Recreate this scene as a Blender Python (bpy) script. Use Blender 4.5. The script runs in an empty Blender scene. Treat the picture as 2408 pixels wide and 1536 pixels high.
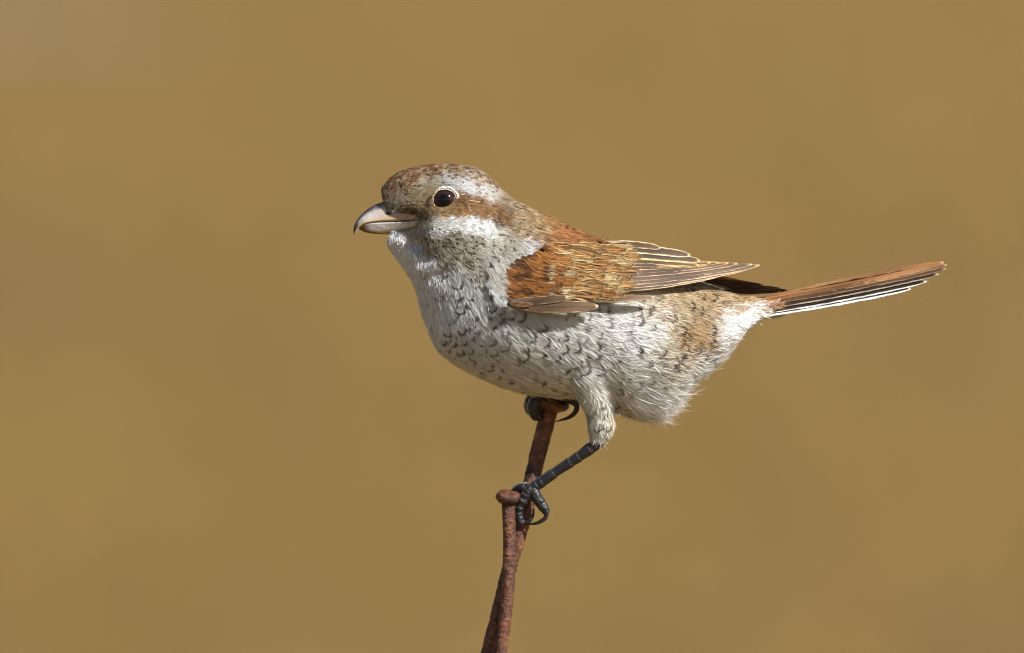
import bpy, bmesh, math
import numpy as np
from mathutils import Vector
from mathutils.bvhtree import BVHTree
from math import radians

rng = np.random.default_rng(7)
scene = bpy.context.scene
COL = scene.collection
S = 0.000122          # metres per drawing unit (the bird is about 17 cm long)
Z0 = 1.35             # height of the bird's middle above the ground

# ------------------------------------------------------------------ camera
cam_d = bpy.data.cameras.new('camera')
cam = bpy.data.objects.new('camera', cam_d)
COL.objects.link(cam)
cam_d.sensor_width = 36
cam_d.lens = 400
DC = 2408 * S * 400 / 36
cam.location = (0, -DC, Z0)
cam.rotation_euler = (radians(90), 0, 0)
cam_d.clip_start = 0.05
cam_d.clip_end = 3000
cam_d.dof.use_dof = True
cam_d.dof.focus_distance = DC - 0.0125
cam_d.dof.aperture_fstop = 7.1
scene.camera = cam

# ------------------------------------------------------------------ light
SUN_AZ, SUN_EL = radians(50), radians(39)     # azimuth to the right of the camera's back
w = bpy.data.worlds.new('World')
scene.world = w
w.use_nodes = True
nt = w.node_tree
bg = nt.nodes['Background']
sky = nt.nodes.new('ShaderNodeTexSky')
sky.sky_type = 'NISHITA'
sky.sun_disc = False
sky.sun_elevation = SUN_EL
sky.sun_rotation = math.pi - SUN_AZ
nt.links.new(sky.outputs[0], bg.inputs[0])
bg.inputs[1].default_value = 0.055
sd = bpy.data.lights.new('sun', 'SUN')
sd.energy = 5.0
sd.angle = radians(0.5)
sd.color = (1.0, 0.97, 0.92)
sun = bpy.data.objects.new('sun', sd)
COL.objects.link(sun)
to_sun = Vector((math.sin(SUN_AZ) * math.cos(SUN_EL), -math.cos(SUN_AZ) * math.cos(SUN_EL), math.sin(SUN_EL)))
sun.rotation_euler = to_sun.to_track_quat('Z', 'Y').to_euler()
sun.location = to_sun * 10

vs = scene.view_settings
vs.view_transform = 'Standard'
vs.look = 'None'
vs.exposure = 0.6
vs.gamma = 1.0
scene.render.engine = 'CYCLES'
scene.cycles.use_denoising = True
scene.cycles.max_bounces = 6
scene.cycles.filter_width = 1.0
scene.render.filter_size = 1.0

# ------------------------------------------------------------------ helpers
def lin(c):
    c = np.asarray(c, float) / 255.0
    return np.where(c <= 0.04045, c / 12.92, ((c + 0.055) / 1.055) ** 2.4)

def tag(o, label=None, cat=None, group=None, kind=None):
    if label: o['label'] = label
    if cat: o['category'] = cat
    if group: o['group'] = group
    if kind: o['kind'] = kind
    return o

def U2W(p, root=(0, 0, 0)):
    """drawing coordinates (x right, y down, depth away) -> metres"""
    p = np.asarray(p, float)
    out = np.empty(p.shape)
    out[..., 0] = (p[..., 0] - 1204) * S - root[0]
    out[..., 1] = p[..., 2] * S - root[1]
    out[..., 2] = (768 - p[..., 1]) * S + Z0 - root[2]
    return out

def mesh_from(name, V, faces, mat, smooth=True, cols=None, attrs=None):
    me = bpy.data.meshes.new(name)
    if isinstance(faces, np.ndarray):
        nf, k = faces.shape
        me.vertices.add(len(V)); me.vertices.foreach_set('co', np.ascontiguousarray(V, np.float32).ravel())
        me.loops.add(nf * k); me.loops.foreach_set('vertex_index', np.ascontiguousarray(faces, np.int32).ravel())
        me.polygons.add(nf); me.polygons.foreach_set('loop_start', np.arange(0, nf * k, k, dtype=np.int32))
        me.update(calc_edges=True)
    else:
        me.from_pydata([tuple(v) for v in V], [], [tuple(f) for f in faces])
        me.update()
    me.polygons.foreach_set('use_smooth', np.full(len(me.polygons), smooth, dtype=bool))
    if cols is not None:
        a = me.color_attributes.new('Col', 'FLOAT_COLOR', 'POINT')
        c4 = np.ones((len(V), 4), np.float32); c4[:, :3] = cols
        a.data.foreach_set('color', c4.ravel())
    for k_, v_ in (attrs or {}).items():
        a = me.attributes.new(k_, 'FLOAT', 'POINT')
        a.data.foreach_set('value', np.ascontiguousarray(v_, np.float32))
    me.materials.append(mat)
    return me

def obj(name, me, parent=None):
    o = bpy.data.objects.new(name, me)
    COL.objects.link(o)
    if parent is not None: o.parent = parent
    return o

def fix_normals(me):
    bm = bmesh.new(); bm.from_mesh(me)
    bmesh.ops.recalc_face_normals(bm, faces=bm.faces)
    bm.to_mesh(me); bm.free()

def interp(a, n):
    """smooth (Catmull-Rom) resampling of the rows of a to n rows"""
    a = np.asarray(a, float); m = len(a)
    P = np.vstack([2 * a[0] - a[1], a, 2 * a[-1] - a[-2]])
    t = np.linspace(0, m - 1, n); i = np.minimum(t.astype(int), m - 2); f = (t - i)[:, None]
    p0, p1, p2, p3 = P[i], P[i + 1], P[i + 2], P[i + 3]
    return 0.5 * (2 * p1 + (p2 - p0) * f + (2 * p0 - 5 * p1 + 4 * p2 - p3) * f ** 2 + (3 * p1 - p0 - 3 * p2 + p3) * f ** 3)

def sst(x, a, b):
    t = np.clip((x - a) / (b - a), 0, 1); return t * t * (3 - 2 * t)

def ring_faces(nr, ns, cap=True):
    F = []
    for i in range(nr - 1):
        for j in range(ns):
            F.append((i * ns + j, i * ns + (j + 1) % ns, (i + 1) * ns + (j + 1) % ns, (i + 1) * ns + j))
    if cap:
        F.append(tuple(range(ns))[::-1]); F.append(tuple((nr - 1) * ns + j for j in range(ns)))
    return F

def tube(path, rad, n=40, ns=16, wob=0.0, seed=0, scute=0, flat=1.0):
    """tube through drawing-space points (x, y, depth) with radii; returns verts in drawing space, faces, t"""
    P = interp(np.column_stack([path, rad]), n)
    c, r = P[:, :3], P[:, 3].copy()
    T = np.gradient(c, axis=0); T /= np.linalg.norm(T, axis=1)[:, None]
    up = np.array([0.13, 0.2, -1.0])
    A = np.cross(T, up); A /= np.linalg.norm(A, axis=1)[:, None]
    B = np.cross(T, A)
    th = np.linspace(0, 2 * np.pi, ns, endpoint=False)
    rr = np.repeat(r[:, None], ns, 1)
    if scute:
        tq = np.linspace(0, scute, n); ph = ((tq + 0.3 * np.sin(tq * 1.9 + seed)) % 1.0)
        rr *= (1 + 0.14 * (1 - ph))[:, None]
    if wob:
        g = np.random.default_rng(seed)
        k = g.normal(size=(n, ns)); k = (k + np.roll(k, 1, 0) + np.roll(k, 1, 1) + np.roll(k, -1, 0)) / 2
        rr *= 1 + wob * k
    V = c[:, None, :] + A[:, None, :] * (rr * np.cos(th))[..., None] + B[:, None, :] * (rr * np.sin(th) * flat)[..., None]
    return V.reshape(-1, 3), ring_faces(n, ns), np.repeat(np.linspace(0, 1, n), ns)

# ------------------------------------------------------------------ materials
def new_mat(name):
    m = bpy.data.materials.new(name); m.use_nodes = True
    nt = m.node_tree
    return m, nt, nt.nodes['Principled BSDF']

def N(nt, kind, **kw):
    n = nt.nodes.new(kind)
    for k, v in kw.items(): setattr(n, k, v)
    return n

def attr(nt, name):
    n = N(nt, 'ShaderNodeAttribute'); n.attribute_name = name
    return n

def math_n(nt, op, a, b=None):
    n = N(nt, 'ShaderNodeMath', operation=op)
    for i, v in enumerate((a, b)):
        if v is None: continue
        if isinstance(v, (int, float)): n.inputs[i].default_value = v
        else: nt.links.new(v, n.inputs[i])
    return n.outputs[0]

def smooth(nt, v, lo, hi):
    n = N(nt, 'ShaderNodeMapRange', interpolation_type='SMOOTHSTEP')
    nt.links.new(v, n.inputs[0]); n.inputs[1].default_value = lo; n.inputs[2].default_value = hi
    return n.outputs[0]

def mixc(nt, f, a, b):
    n = N(nt, 'ShaderNodeMix', data_type='RGBA')
    for i, v in ((0, f), (6, a), (7, b)):
        if isinstance(v, (int, float)): n.inputs[i].default_value = v
        elif isinstance(v, tuple): n.inputs[i].default_value = (*v, 1)
        else: nt.links.new(v, n.inputs[i])
    return n.outputs[2]

def noise(nt, scale, detail=4, coord='Object', rough=0.55):
    tc = N(nt, 'ShaderNodeTexCoord'); n = N(nt, 'ShaderNodeTexNoise')
    nt.links.new(tc.outputs[coord], n.inputs['Vector'])
    n.inputs['Scale'].default_value = scale; n.inputs['Detail'].default_value = detail; n.inputs['Roughness'].default_value = rough
    return n.outputs['Fac']

def ramp(nt, v, stops):
    n = N(nt, 'ShaderNodeValToRGB'); e = n.color_ramp.elements
    while len(e) < len(stops): e.new(0.5)
    for k, (p, c) in enumerate(stops):
        e[k].position = p; e[k].color = (*c, 1)
    nt.links.new(v, n.inputs[0])
    return n.outputs[0]

def bump(nt, bsdf, h, strength, dist):
    b = N(nt, 'ShaderNodeBump'); b.inputs['Strength'].default_value = strength; b.inputs['Distance'].default_value = dist
    nt.links.new(h, b.inputs['Height']); nt.links.new(b.outputs[0], bsdf.inputs['Normal'])

def plumage_material(name='plumage', cell=0.0, r0=0.0, r1=0.0):
    m, nt, b = new_mat(name)
    col = attr(nt, 'Col').outputs['Color']; e = attr(nt, 'edge').outputs['Fac']; bar = attr(nt, 'bar').outputs['Fac']; fr = attr(nt, 'fringe').outputs['Fac']
    win = math_n(nt, 'MULTIPLY', smooth(nt, e, 3.4, 4.6), math_n(nt, 'SUBTRACT', 1.0, smooth(nt, e, 6.2, 8.2)))
    win = math_n(nt, 'MULTIPLY', win, bar)
    c = mixc(nt, win, col, tuple(lin((52, 42, 36))))
    if cell:      # dark loops that cross the flow of the feathers, one per patch of coat, some of them missing
        tc = N(nt, 'ShaderNodeTexCoord'); nz = N(nt, 'ShaderNodeTexNoise')
        nt.links.new(tc.outputs['Object'], nz.inputs['Vector']); nz.inputs['Scale'].default_value = 1 / (cell * 0.55 * S); nz.inputs['Detail'].default_value = 3
        def vm(op, a, b_=None, sc=None):
            n = N(nt, 'ShaderNodeVectorMath', operation=op); nt.links.new(a, n.inputs[0])
            if b_ is not None:
                if isinstance(b_, tuple): n.inputs[1].default_value = b_
                else: nt.links.new(b_, n.inputs[1])
            if sc is not None: n.inputs['Scale'].default_value = sc
            return n
        wv = vm('SCALE', vm('SUBTRACT', nz.outputs['Color'], (0.5, 0.5, 0.5)).outputs[0], sc=cell * 0.5 * S)
        q = vm('ADD', tc.outputs['Object'], wv.outputs[0]).outputs[0]
        js = N(nt, 'ShaderNodeVectorMath', operation='SCALE'); nt.links.new(attr(nt, 'flow').outputs['Vector'], js.inputs[0]); nt.links.new(math_n(nt, 'MULTIPLY', attr(nt, 'jit').outputs['Fac'], S), js.inputs['Scale'])
        q = vm('ADD', q, js.outputs[0]).outputs[0]
        vo = N(nt, 'ShaderNodeTexVoronoi'); nt.links.new(q, vo.inputs['Vector']); vo.inputs['Scale'].default_value = 1 / (cell * S); vo.inputs['Randomness'].default_value = 0.85
        dl = vm('SUBTRACT', q, vo.outputs['Position'])
        sp = N(nt, 'ShaderNodeSeparateColor'); nt.links.new(vo.outputs['Color'], sp.inputs[0])
        d = math_n(nt, 'DIVIDE', vm('LENGTH', dl.outputs[0]).outputs['Value'], S)
        d = math_n(nt, 'MULTIPLY', d, math_n(nt, 'ADD', math_n(nt, 'MULTIPLY', sp.outputs[1], 0.6), 0.7))
        fa = attr(nt, 'flow')
        dt = vm('DOT_PRODUCT', vm('NORMALIZE', dl.outputs[0]).outputs[0], fa.outputs['Vector']).outputs['Value']
        arc = math_n(nt, 'SUBTRACT', 1.0, smooth(nt, d, r1 * 0.8, r1 * 1.25))
        if r0: arc = math_n(nt, 'MULTIPLY', math_n(nt, 'MULTIPLY', arc, smooth(nt, d, r0 * 0.75, r0 * 1.2)), smooth(nt, dt, -0.3, 0.35))
        on = smooth(nt, math_n(nt, 'SUBTRACT', bar, sp.outputs[0]), -0.12, 0.12)
        win = math_n(nt, 'MULTIPLY', math_n(nt, 'MULTIPLY', arc, on), 0.88)
        c = mixc(nt, win, col, tuple(lin((60, 49, 41))))
    tip = math_n(nt, 'MULTIPLY', math_n(nt, 'SUBTRACT', 1.0, smooth(nt, e, 3.0, 4.4)), fr)
    c = mixc(nt, tip, c, tuple(lin((210, 184, 134))))
    nt.links.new(c, b.inputs['Base Color'])
    b.inputs['Roughness'].default_value = 0.62
    b.inputs['Specular IOR Level'].default_value = 0.22
    tr = N(nt, 'ShaderNodeBsdfTranslucent'); nt.links.new(c, tr.inputs[0])
    mx = N(nt, 'ShaderNodeMixShader'); mx.inputs[0].default_value = 0.16
    nt.links.new(b.outputs[0], mx.inputs[1]); nt.links.new(tr.outputs[0], mx.inputs[2])
    nt.links.new(mx.outputs[0], nt.nodes['Material Output'].inputs[0])
    return m

def colour_material(name, rough, spec, nscale=0, namt=0.0, bscale=0, bstr=0.0, coat=0.0):
    m, nt, b = new_mat(name)
    c = attr(nt, 'Col').outputs['Color']
    if nscale:
        f = noise(nt, nscale, 5)
        hsv = N(nt, 'ShaderNodeHueSaturation')
        v = N(nt, 'ShaderNodeMapRange'); nt.links.new(f, v.inputs[0])
        v.inputs[1].default_value = 0.25; v.inputs[2].default_value = 0.75
        v.inputs[3].default_value = 1 - namt; v.inputs[4].default_value = 1 + namt
        nt.links.new(v.outputs[0], hsv.inputs['Value']); nt.links.new(c, hsv.inputs['Color'])
        c = hsv.outputs[0]
    nt.links.new(c, b.inputs['Base Color'])
    b.inputs['Roughness'].default_value = rough; b.inputs['Specular IOR Level'].default_value = spec
    b.inputs['Coat Weight'].default_value = coat; b.inputs['Coat Roughness'].default_value = 0.25
    if bscale: bump(nt, b, noise(nt, bscale, 4), bstr, 0.0003)
    return m

def vane_material():
    m, nt, b = new_mat('feather_vane')
    col = attr(nt, 'Col').outputs['Color']
    ft = attr(nt, 'barb').outputs['Fac']
    sn = math_n(nt, 'SINE', ft)
    f = math_n(nt, 'MULTIPLY_ADD', sn, 0.5); nt.nodes[-1].inputs[2].default_value = 0.5
    nz = noise(nt, 900, 3)
    v = math_n(nt, 'ADD', math_n(nt, 'MULTIPLY', f, 0.16), math_n(nt, 'MULTIPLY', nz, 0.45))
    v = math_n(nt, 'ADD', v, 0.70)
    hsv = N(nt, 'ShaderNodeHueSaturation'); nt.links.new(col, hsv.inputs['Color']); nt.links.new(v, hsv.inputs['Value'])
    nt.links.new(hsv.outputs[0], b.inputs['Base Color'])
    b.inputs['Roughness'].default_value = 0.55; b.inputs['Specular IOR Level'].default_value = 0.18
    bump(nt, b, f, 0.35, 0.00008)
    return m

def rust_material():
    m, nt, b = new_mat('rusty_iron')
    n1 = noise(nt, 260, 8, rough=0.68); n2 = noise(nt, 1500, 4)
    n3 = noise(nt, 55, 3)
    f = math_n(nt, 'ADD', math_n(nt, 'ADD', math_n(nt, 'MULTIPLY', n1, 0.45), math_n(nt, 'MULTIPLY', n2, 0.2)), math_n(nt, 'MULTIPLY', n3, 0.35))
    c = ramp(nt, f, [(0.33, tuple(lin((30, 20, 17)))), (0.44, tuple(lin((62, 38, 28)))), (0.52, tuple(lin((96, 57, 38)))), (0.64, tuple(lin((160, 104, 64))))])
    nt.links.new(c, b.inputs['Base Color'])
    b.inputs['Roughness'].default_value = 0.55; b.inputs['Specular IOR Level'].default_value = 0.45
    bump(nt, b, f, 1.0, 0.0017)
    return m

def wood_material():
    m, nt, b = new_mat('weathered_wood')
    tc = N(nt, 'ShaderNodeTexCoord'); mp = N(nt, 'ShaderNodeMapping'); mp.inputs['Scale'].default_value = (60, 60, 3)
    nt.links.new(tc.outputs['Object'], mp.inputs[0])
    n = N(nt, 'ShaderNodeTexNoise'); nt.links.new(mp.outputs[0], n.inputs['Vector']); n.inputs['Detail'].default_value = 6
    c = ramp(nt, n.outputs['Fac'], [(0.3, (0.06, 0.048, 0.038)), (0.7, (0.26, 0.22, 0.17))])
    nt.links.new(c, b.inputs['Base Color']); b.inputs['Roughness'].default_value = 0.9
    bump(nt, b, n.outputs['Fac'], 0.8, 0.004)
    return m

def ground_material():
    m, nt, b = new_mat('dry_field')
    a = noise(nt, 0.14, 3); f = noise(nt, 2.2, 6)
    c = ramp(nt, a, [(0.30, (0.176, 0.113, 0.0345)), (0.5, (0.195, 0.119, 0.0345)), (0.72, (0.197, 0.122, 0.0325))])
    c2 = ramp(nt, f, [(0.3, (0.7, 0.68, 0.66)), (0.7, (1.25, 1.25, 1.28))])
    mu = N(nt, 'ShaderNodeMix', data_type='RGBA', blend_type='MULTIPLY'); mu.inputs[0].default_value = 1
    nt.links.new(c, mu.inputs[6]); nt.links.new(c2, mu.inputs[7])
    c = mu.outputs[2]
    # bare chalky soil, trampled earth and a yellower sward, each where it lies on the slope
    geo = N(nt, 'ShaderNodeNewGeometry')
    for (px, py, pz, rad, colr, amt) in GROUND_PATCHES:
        d = N(nt, 'ShaderNodeVectorMath', operation='DISTANCE'); nt.links.new(geo.outputs['Position'], d.inputs[0]); d.inputs[1].default_value = (px, py, pz)
        k = math_n(nt, 'MULTIPLY', math_n(nt, 'SUBTRACT', 1.0, smooth(nt, d.outputs['Value'], rad * 0.25, rad)), amt)
        c = mixc(nt, k, c, colr)
    nt.links.new(c, b.inputs['Base Color']); b.inputs['Roughness'].default_value = 0.95; b.inputs['Specular IOR Level'].default_value = 0.1
    return m

M_PLUME = plumage_material()
M_BODYCOAT = plumage_material('body_plumage', 25.0, 9.0, 13.4)
M_HEADCOAT = plumage_material('head_plumage', 8.0, 0.0, 2.9)
M_VANE = vane_material()
M_SKIN = colour_material('body_down', 0.9, 0.1, 700, 0.2)
M_BILL = colour_material('bill_horn', 0.34, 0.5, 420, 0.22, 900, 0.45, coat=0.2)
M_LEG = colour_material('leg_scales', 0.36, 0.5, 700, 0.4, 1300, 0.9)
M_RUST = rust_material()
M_WOOD = wood_material()

# ------------------------------------------------------------------ the ground: a dry field that climbs into a slope behind
def terrain_z(x, y):
    t = np.clip((y - 14) / 110.0, 0, 1)
    z = 16 * t * t * (3 - 2 * t) + np.clip(y - 124, 0, None) * 0.06
    return z + 0.25 * np.sin(x * 0.11 + 1.3) * np.sin(y * 0.07) + 0.12 * np.sin(x * 0.31 + y * 0.23)

def slope_point(px, py):
    """the place on the slope that a line of sight through a picture point meets"""
    dx, dz = (px - 1204) * S / DC, (768 - py) * S / DC
    y = 5.0
    for _ in range(4000):
        if terrain_z(dx * (y + DC), y) >= Z0 + dz * (y + DC): break
        y += 0.05
    return dx * (y + DC), y, float(terrain_z(dx * (y + DC), y))

GROUND_PATCHES = []
for px, py, rad, colr, amt in ((-90, -10, 1.2, (0.20, 0.187, 0.137), 1.0), (-200, 600, 1.2, (0.12, 0.083, 0.04), 0.65),
                               (-60, 1080, 1.0, (0.197, 0.13, 0.02), 0.9), (1300, 1250, 0.9, (0.20, 0.136, 0.03), 0.6)):
    GROUND_PATCHES.append((*slope_point(px, py), rad * 1.0, colr, amt))
M_GROUND = ground_material()
gx = np.concatenate([np.linspace(-900, -60, 30), np.linspace(-58, 58, 90), np.linspace(60, 900, 30)])
gy = np.concatenate([np.linspace(-900, -22, 30), np.linspace(-20, 130, 130), np.linspace(135, 1200, 40)])
X, Y = np.meshgrid(gx, gy)
V = np.stack([X, Y, terrain_z(X, Y)], -1).reshape(-1, 3)
nx = len(gx)
ii, jj = np.meshgrid(np.arange(len(gy) - 1), np.arange(nx - 1), indexing='ij')
q = (ii * nx + jj).ravel()
ground = obj('ground', mesh_from('ground', V, np.stack([q, q + 1, q + nx + 1, q + nx], 1), M_GROUND))
tag(ground, kind='structure')

def dry_grass():
    m, nt, b = new_mat('dry_grass'); c = attr(nt, 'Col').outputs['Color']
    nt.links.new(c, b.inputs['Base Color']); b.inputs['Roughness'].default_value = 0.7
    g = np.random.default_rng(3)
    nb = 45000
    y = 1.5 + 75 * g.random(nb) ** 0.8
    x = (g.random(nb) * 2 - 1) * (1.0 + y * 0.16)
    x, y = x + 0.06 * g.normal(size=nb), y
    z = terrain_z(x, y)
    h = 0.08 + 0.22 * g.random(nb) ** 1.5; a = g.random(nb) * 6.283; lean = 0.6 * g.random(nb) * h; wd = 0.004 + 0.004 * g.random(nb)
    base = np.stack([x, y, z - 0.01], 1)
    side = np.stack([np.cos(a + 1.57), np.sin(a + 1.57), 0 * a], 1) * wd[:, None]
    ln = np.stack([np.cos(a) * lean, np.sin(a) * lean, h], 1)
    mid = base + ln * np.array([0.35, 0.35, 0.6])
    V = np.stack([base - side, base + side, mid + side * 0.7, mid - side * 0.7, base + ln], 1).reshape(-1, 3)
    k = np.arange(nb)[:, None] * 5
    F = np.concatenate([k + np.array([[0, 1, 2]]), k + np.array([[0, 2, 3]]), k + np.array([[3, 2, 4]])])
    c = np.array([0.214, 0.138, 0.047]) * (0.75 + 0.5 * g.random((nb, 1))) * (1 + 0.06 * g.normal(size=(nb, 3)))
    return mesh_from('dry_grass', V, F, m, cols=np.repeat(np.clip(c, 0.01, 1), 5, 0))
tag(obj('dry_grass', dry_grass()), 'short straw coloured dry grass covering the blurred field', 'grass', kind='stuff')

# ------------------------------------------------------------------ the post and the two iron nails
POST_TOP = 1790
def fence_post():
    P = []
    h = (768 - POST_TOP) * S + Z0
    n, ns = 40, 40
    g = np.random.default_rng(5)
    a = np.linspace(0, 2 * np.pi, ns, endpoint=False)
    prof = 1 + 0.03 * np.sin(3 * a + 1) + 0.025 * np.sin(7 * a) + 0.02 * g.normal(size=ns)
    V = []
    zs = list(np.linspace(-0.3, h - 0.012, n)) + [h - 0.004, h]
    for i, z in enumerate(zs):
        r = 0.058 * (1.05 - 0.05 * i / n) * (0.9 if i == n + 1 else (0.97 if i == n else 1))
        zz = z + (0.004 * np.sin(2 * a + 0.4) + 0.002 * g.normal(size=ns) if i >= n else 0)
        V.append(np.stack([r * prof * np.cos(a), r * prof * np.sin(a), zz + 0 * a], 1))
    V = np.concatenate(V)
    return mesh_from('fence_post', V, ring_faces(len(zs), ns), M_WOOD)
post = obj('fence_post', fence_post())
post.location = ((1110 - 1204) * S, -0.002, 0)
tag(post, 'weathered round wooden fence post that holds the two rusty nails', 'post')

def nail(name, path, r, head_c, head_r, head_th, axis, label, seed):
    foot = path[-1]
    root = U2W(np.array(foot))
    e = bpy.data.objects.new(name, None); COL.objects.link(e); e.location = root; e.empty_display_size = 0.01
    tag(e, label, 'nail', 'rusty nails driven into the post top')
    V, F, _ = tube(path, r, n=220, ns=28, wob=0.034, seed=seed)
    obj('shank', mesh_from('shank', U2W(V, root), F, M_RUST), e)
    ax = np.array(axis, float); ax /= np.linalg.norm(ax)
    a = np.cross(ax, [0, 0, 1.0]); a /= np.linalg.norm(a); b = np.cross(ax, a)
    prof = [(0.30, -0.62), (0.62, -0.5), (0.88, -0.32), (1.0, 0.0), (0.98, 0.24), (0.90, 0.40), (0.6, 0.48), (0.25, 0.5)]
    th = np.linspace(0, 2 * np.pi, 40, endpoint=False)
    g = np.random.default_rng(seed)
    ir = 1 + 0.03 * np.sin(2 * th + seed) + 0.035 * np.sin(5 * th + 2 * seed) + 0.02 * g.normal(size=40)
    R = []
    for pr, pz in prof:
        hj = head_th * (pz + 0.04 * np.sin(3 * th + seed + pz) + 0.035 * g.normal(size=40))
        R.append(np.array(head_c) + (a * np.cos(th)[:, None] + b * np.sin(th)[:, None]) * (pr * ir * head_r)[:, None] + ax * hj[:, None])
    me = mesh_from('nail_head', U2W(np.concatenate(R), root), ring_faces(len(prof), 40), M_RUST)
    fix_normals(me)
    obj('nail_head', me, e)
    return e

REAR = [(1294, 955, 56), (1273, 1039, 47), (1256, 1108, 34), (1241, 1175, 17), (1226, 1237, 11), (1209, 1297, 8), (1195, 1345, 7), (1179, 1410, 6), (1163, 1475, 5), (1146, 1540, 5), (1112, 1670, 4), (1075, 1830, 4)]
nail('bent_nail', REAR, [20, 20, 19, 18.5, 18, 17.5, 17, 16.5, 16.5, 16.5, 16, 15], (1289, 950, 55), 52, 28, (0.22, -1, -0.06),
     'taller rusty iron nail that the bird grips, leaning behind the other nail', 11)
FRONT = [(1195, 1172, -27), (1196.5, 1210, -27), (1198, 1260, -27), (1197.5, 1310, -28), (1195, 1380, -29), (1187, 1460, -29), (1176, 1540, -29), (1152, 1670, -28), (1125, 1830, -27)]
nail('bent_nail', FRONT, [15.5, 15.5, 15, 15, 15, 15, 14.5, 14.5, 14], (1195, 1169, -28), 29.5, 25, (0.03, -1, -0.26),
     'shorter rusty iron nail with a thick round head beside the bird\'s foot', 23)

# ------------------------------------------------------------------ the bird
BR = U2W(np.array((1248.0, 1160.0, 0.0)))
bird = bpy.data.objects.new('bird', None); COL.objects.link(bird); bird.location = BR; bird.empty_display_size = 0.02
tag(bird, 'brown and white songbird with hooked bill and long tail perched on a rusty nail', 'bird')

# --- body: head, trunk and feathered thighs grown into one surface
ST = np.array([(901, 466, 928, 550, 8), (901, 440, 914, 570, 22), (938, 407, 930, 599, 36), (1000, 391, 952, 630, 58), (1060, 388, 968, 653, 92), (1120, 399, 981, 685, 104),
      (1163, 430, 991, 722, 113), (1197, 464, 1006, 767, 124), (1247, 492, 1026, 811, 142), (1307, 518, 1066, 849, 158), (1367, 549, 1126, 884, 170),
      (1427, 568, 1196, 912, 175), (1487, 581, 1274, 929, 175), (1547, 601, 1364, 937, 168), (1607, 648, 1444, 966, 155), (1667, 673, 1530, 976, 135),
      (1717, 693, 1618, 908, 110), (1762, 703, 1690, 846, 80), (1797, 708, 1748, 782, 52), (1838, 709, 1803, 742, 30)], float)

def build_body():
    R = interp(ST, 110); ns = 64
    th = np.linspace(0, 2 * np.pi, ns, endpoint=False)
    V = []
    for a in R:
        c = (a[:2] + a[2:4]) / 2; v = (a[:2] - a[2:4]) / 2
        wd = a[4] * np.sin(th)
        V.append(np.stack([c[0] + v[0] * np.cos(th), c[1] + v[1] * np.cos(th), wd], 1))
    V = np.concatenate(V)
    # cheek and brow fullness on both sides of the head, and the crease under the jaw
    def gauss(x, y, sx, sy): return np.exp(-((V[:, 0] - x) / sx) ** 2 - ((V[:, 1] - y) / sy) ** 2)
    sg = np.sign(V[:, 2]) * np.minimum(1, np.abs(V[:, 2]) / 30)
    V[:, 2] += sg * (9 * gauss(1100, 545, 65, 45) + 6 * gauss(1080, 420, 50, 22) - 8 * gauss(1046, 471, 34, 30) + 6 * gauss(1040, 548, 45, 22)
                     - 30 * gauss(980, 572, 17, 13) - 22 * gauss(1003, 600, 18, 14) - 10 * gauss(1035, 640, 30, 18))
    # the face narrows to the gape so that the bill stands clear of it
    wb = np.interp(V[:, 0], [905, 940, 972, 1000], [7, 13, 23, 46])
    kk = np.exp(-((V[:, 1] - 526) / 29) ** 4) * (1 - sst(V[:, 0], 975, 1010))
    V[:, 2] = np.where(np.abs(V[:, 2]) > wb, V[:, 2] * (1 - kk) + np.sign(V[:, 2]) * wb * kk, V[:, 2])
    F = ring_faces(110, ns)
    VV, FF = [V], list(F)
    off = len(V)
    for sgn, path, rad in ((-1, [(1372, 860, -92), (1395, 920, -80), (1410, 962, -70), (1413, 1002, -63), (1404, 1036, -60)], [52, 40, 29, 27, 15]),
                           (1, [(1400, 830, 95), (1425, 865, 88), (1440, 893, 78), (1432, 912, 72)], [52, 40, 26, 16])):
        v, f, _ = tube(path, rad, n=30, ns=24)
        VV.append(v); FF += [tuple(i + off for i in g) for g in f]; off += len(v)
    V = np.concatenate(VV)
    me = bpy.data.meshes.new('body_raw'); me.from_pydata([(p[0], p[2], -p[1]) for p in V], [], FF); me.update()
    fix_normals(me)
    o = bpy.data.objects.new('body_raw', me); COL.objects.link(o)
    md = o.modifiers.new('r', 'REMESH'); md.mode = 'VOXEL'; md.voxel_size = 4.5
    ms = o.modifiers.new('s', 'SMOOTH'); ms.iterations = 6; ms.factor = 0.5
    dg = bpy.context.evaluated_depsgraph_get(); dg.update()
    out = bpy.data.meshes.new_from_object(o.evaluated_get(dg))
    bpy.data.objects.remove(o); bpy.data.meshes.remove(me)
    n = len(out.vertices); co = np.empty(n * 3, np.float32); out.vertices.foreach_get('co', co); co = co.reshape(-1, 3)
    no = np.empty(n * 3, np.float32); out.vertices.foreach_get('normal', no); no = no.reshape(-1, 3)
    out.calc_loop_triangles()
    tri = np.empty(len(out.loop_triangles) * 3, np.int32); out.loop_triangles.foreach_get('vertices', tri); tri = tri.reshape(-1, 3)
    P = np.stack([co[:, 0], -co[:, 2], co[:, 1]], 1).astype(float)      # x, y down, depth
    Nn = np.stack([no[:, 0], -no[:, 2], no[:, 1]], 1).astype(float)
    bpy.data.meshes.remove(out)
    return P, Nn, tri

BP, BN, BT = build_body()

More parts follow.
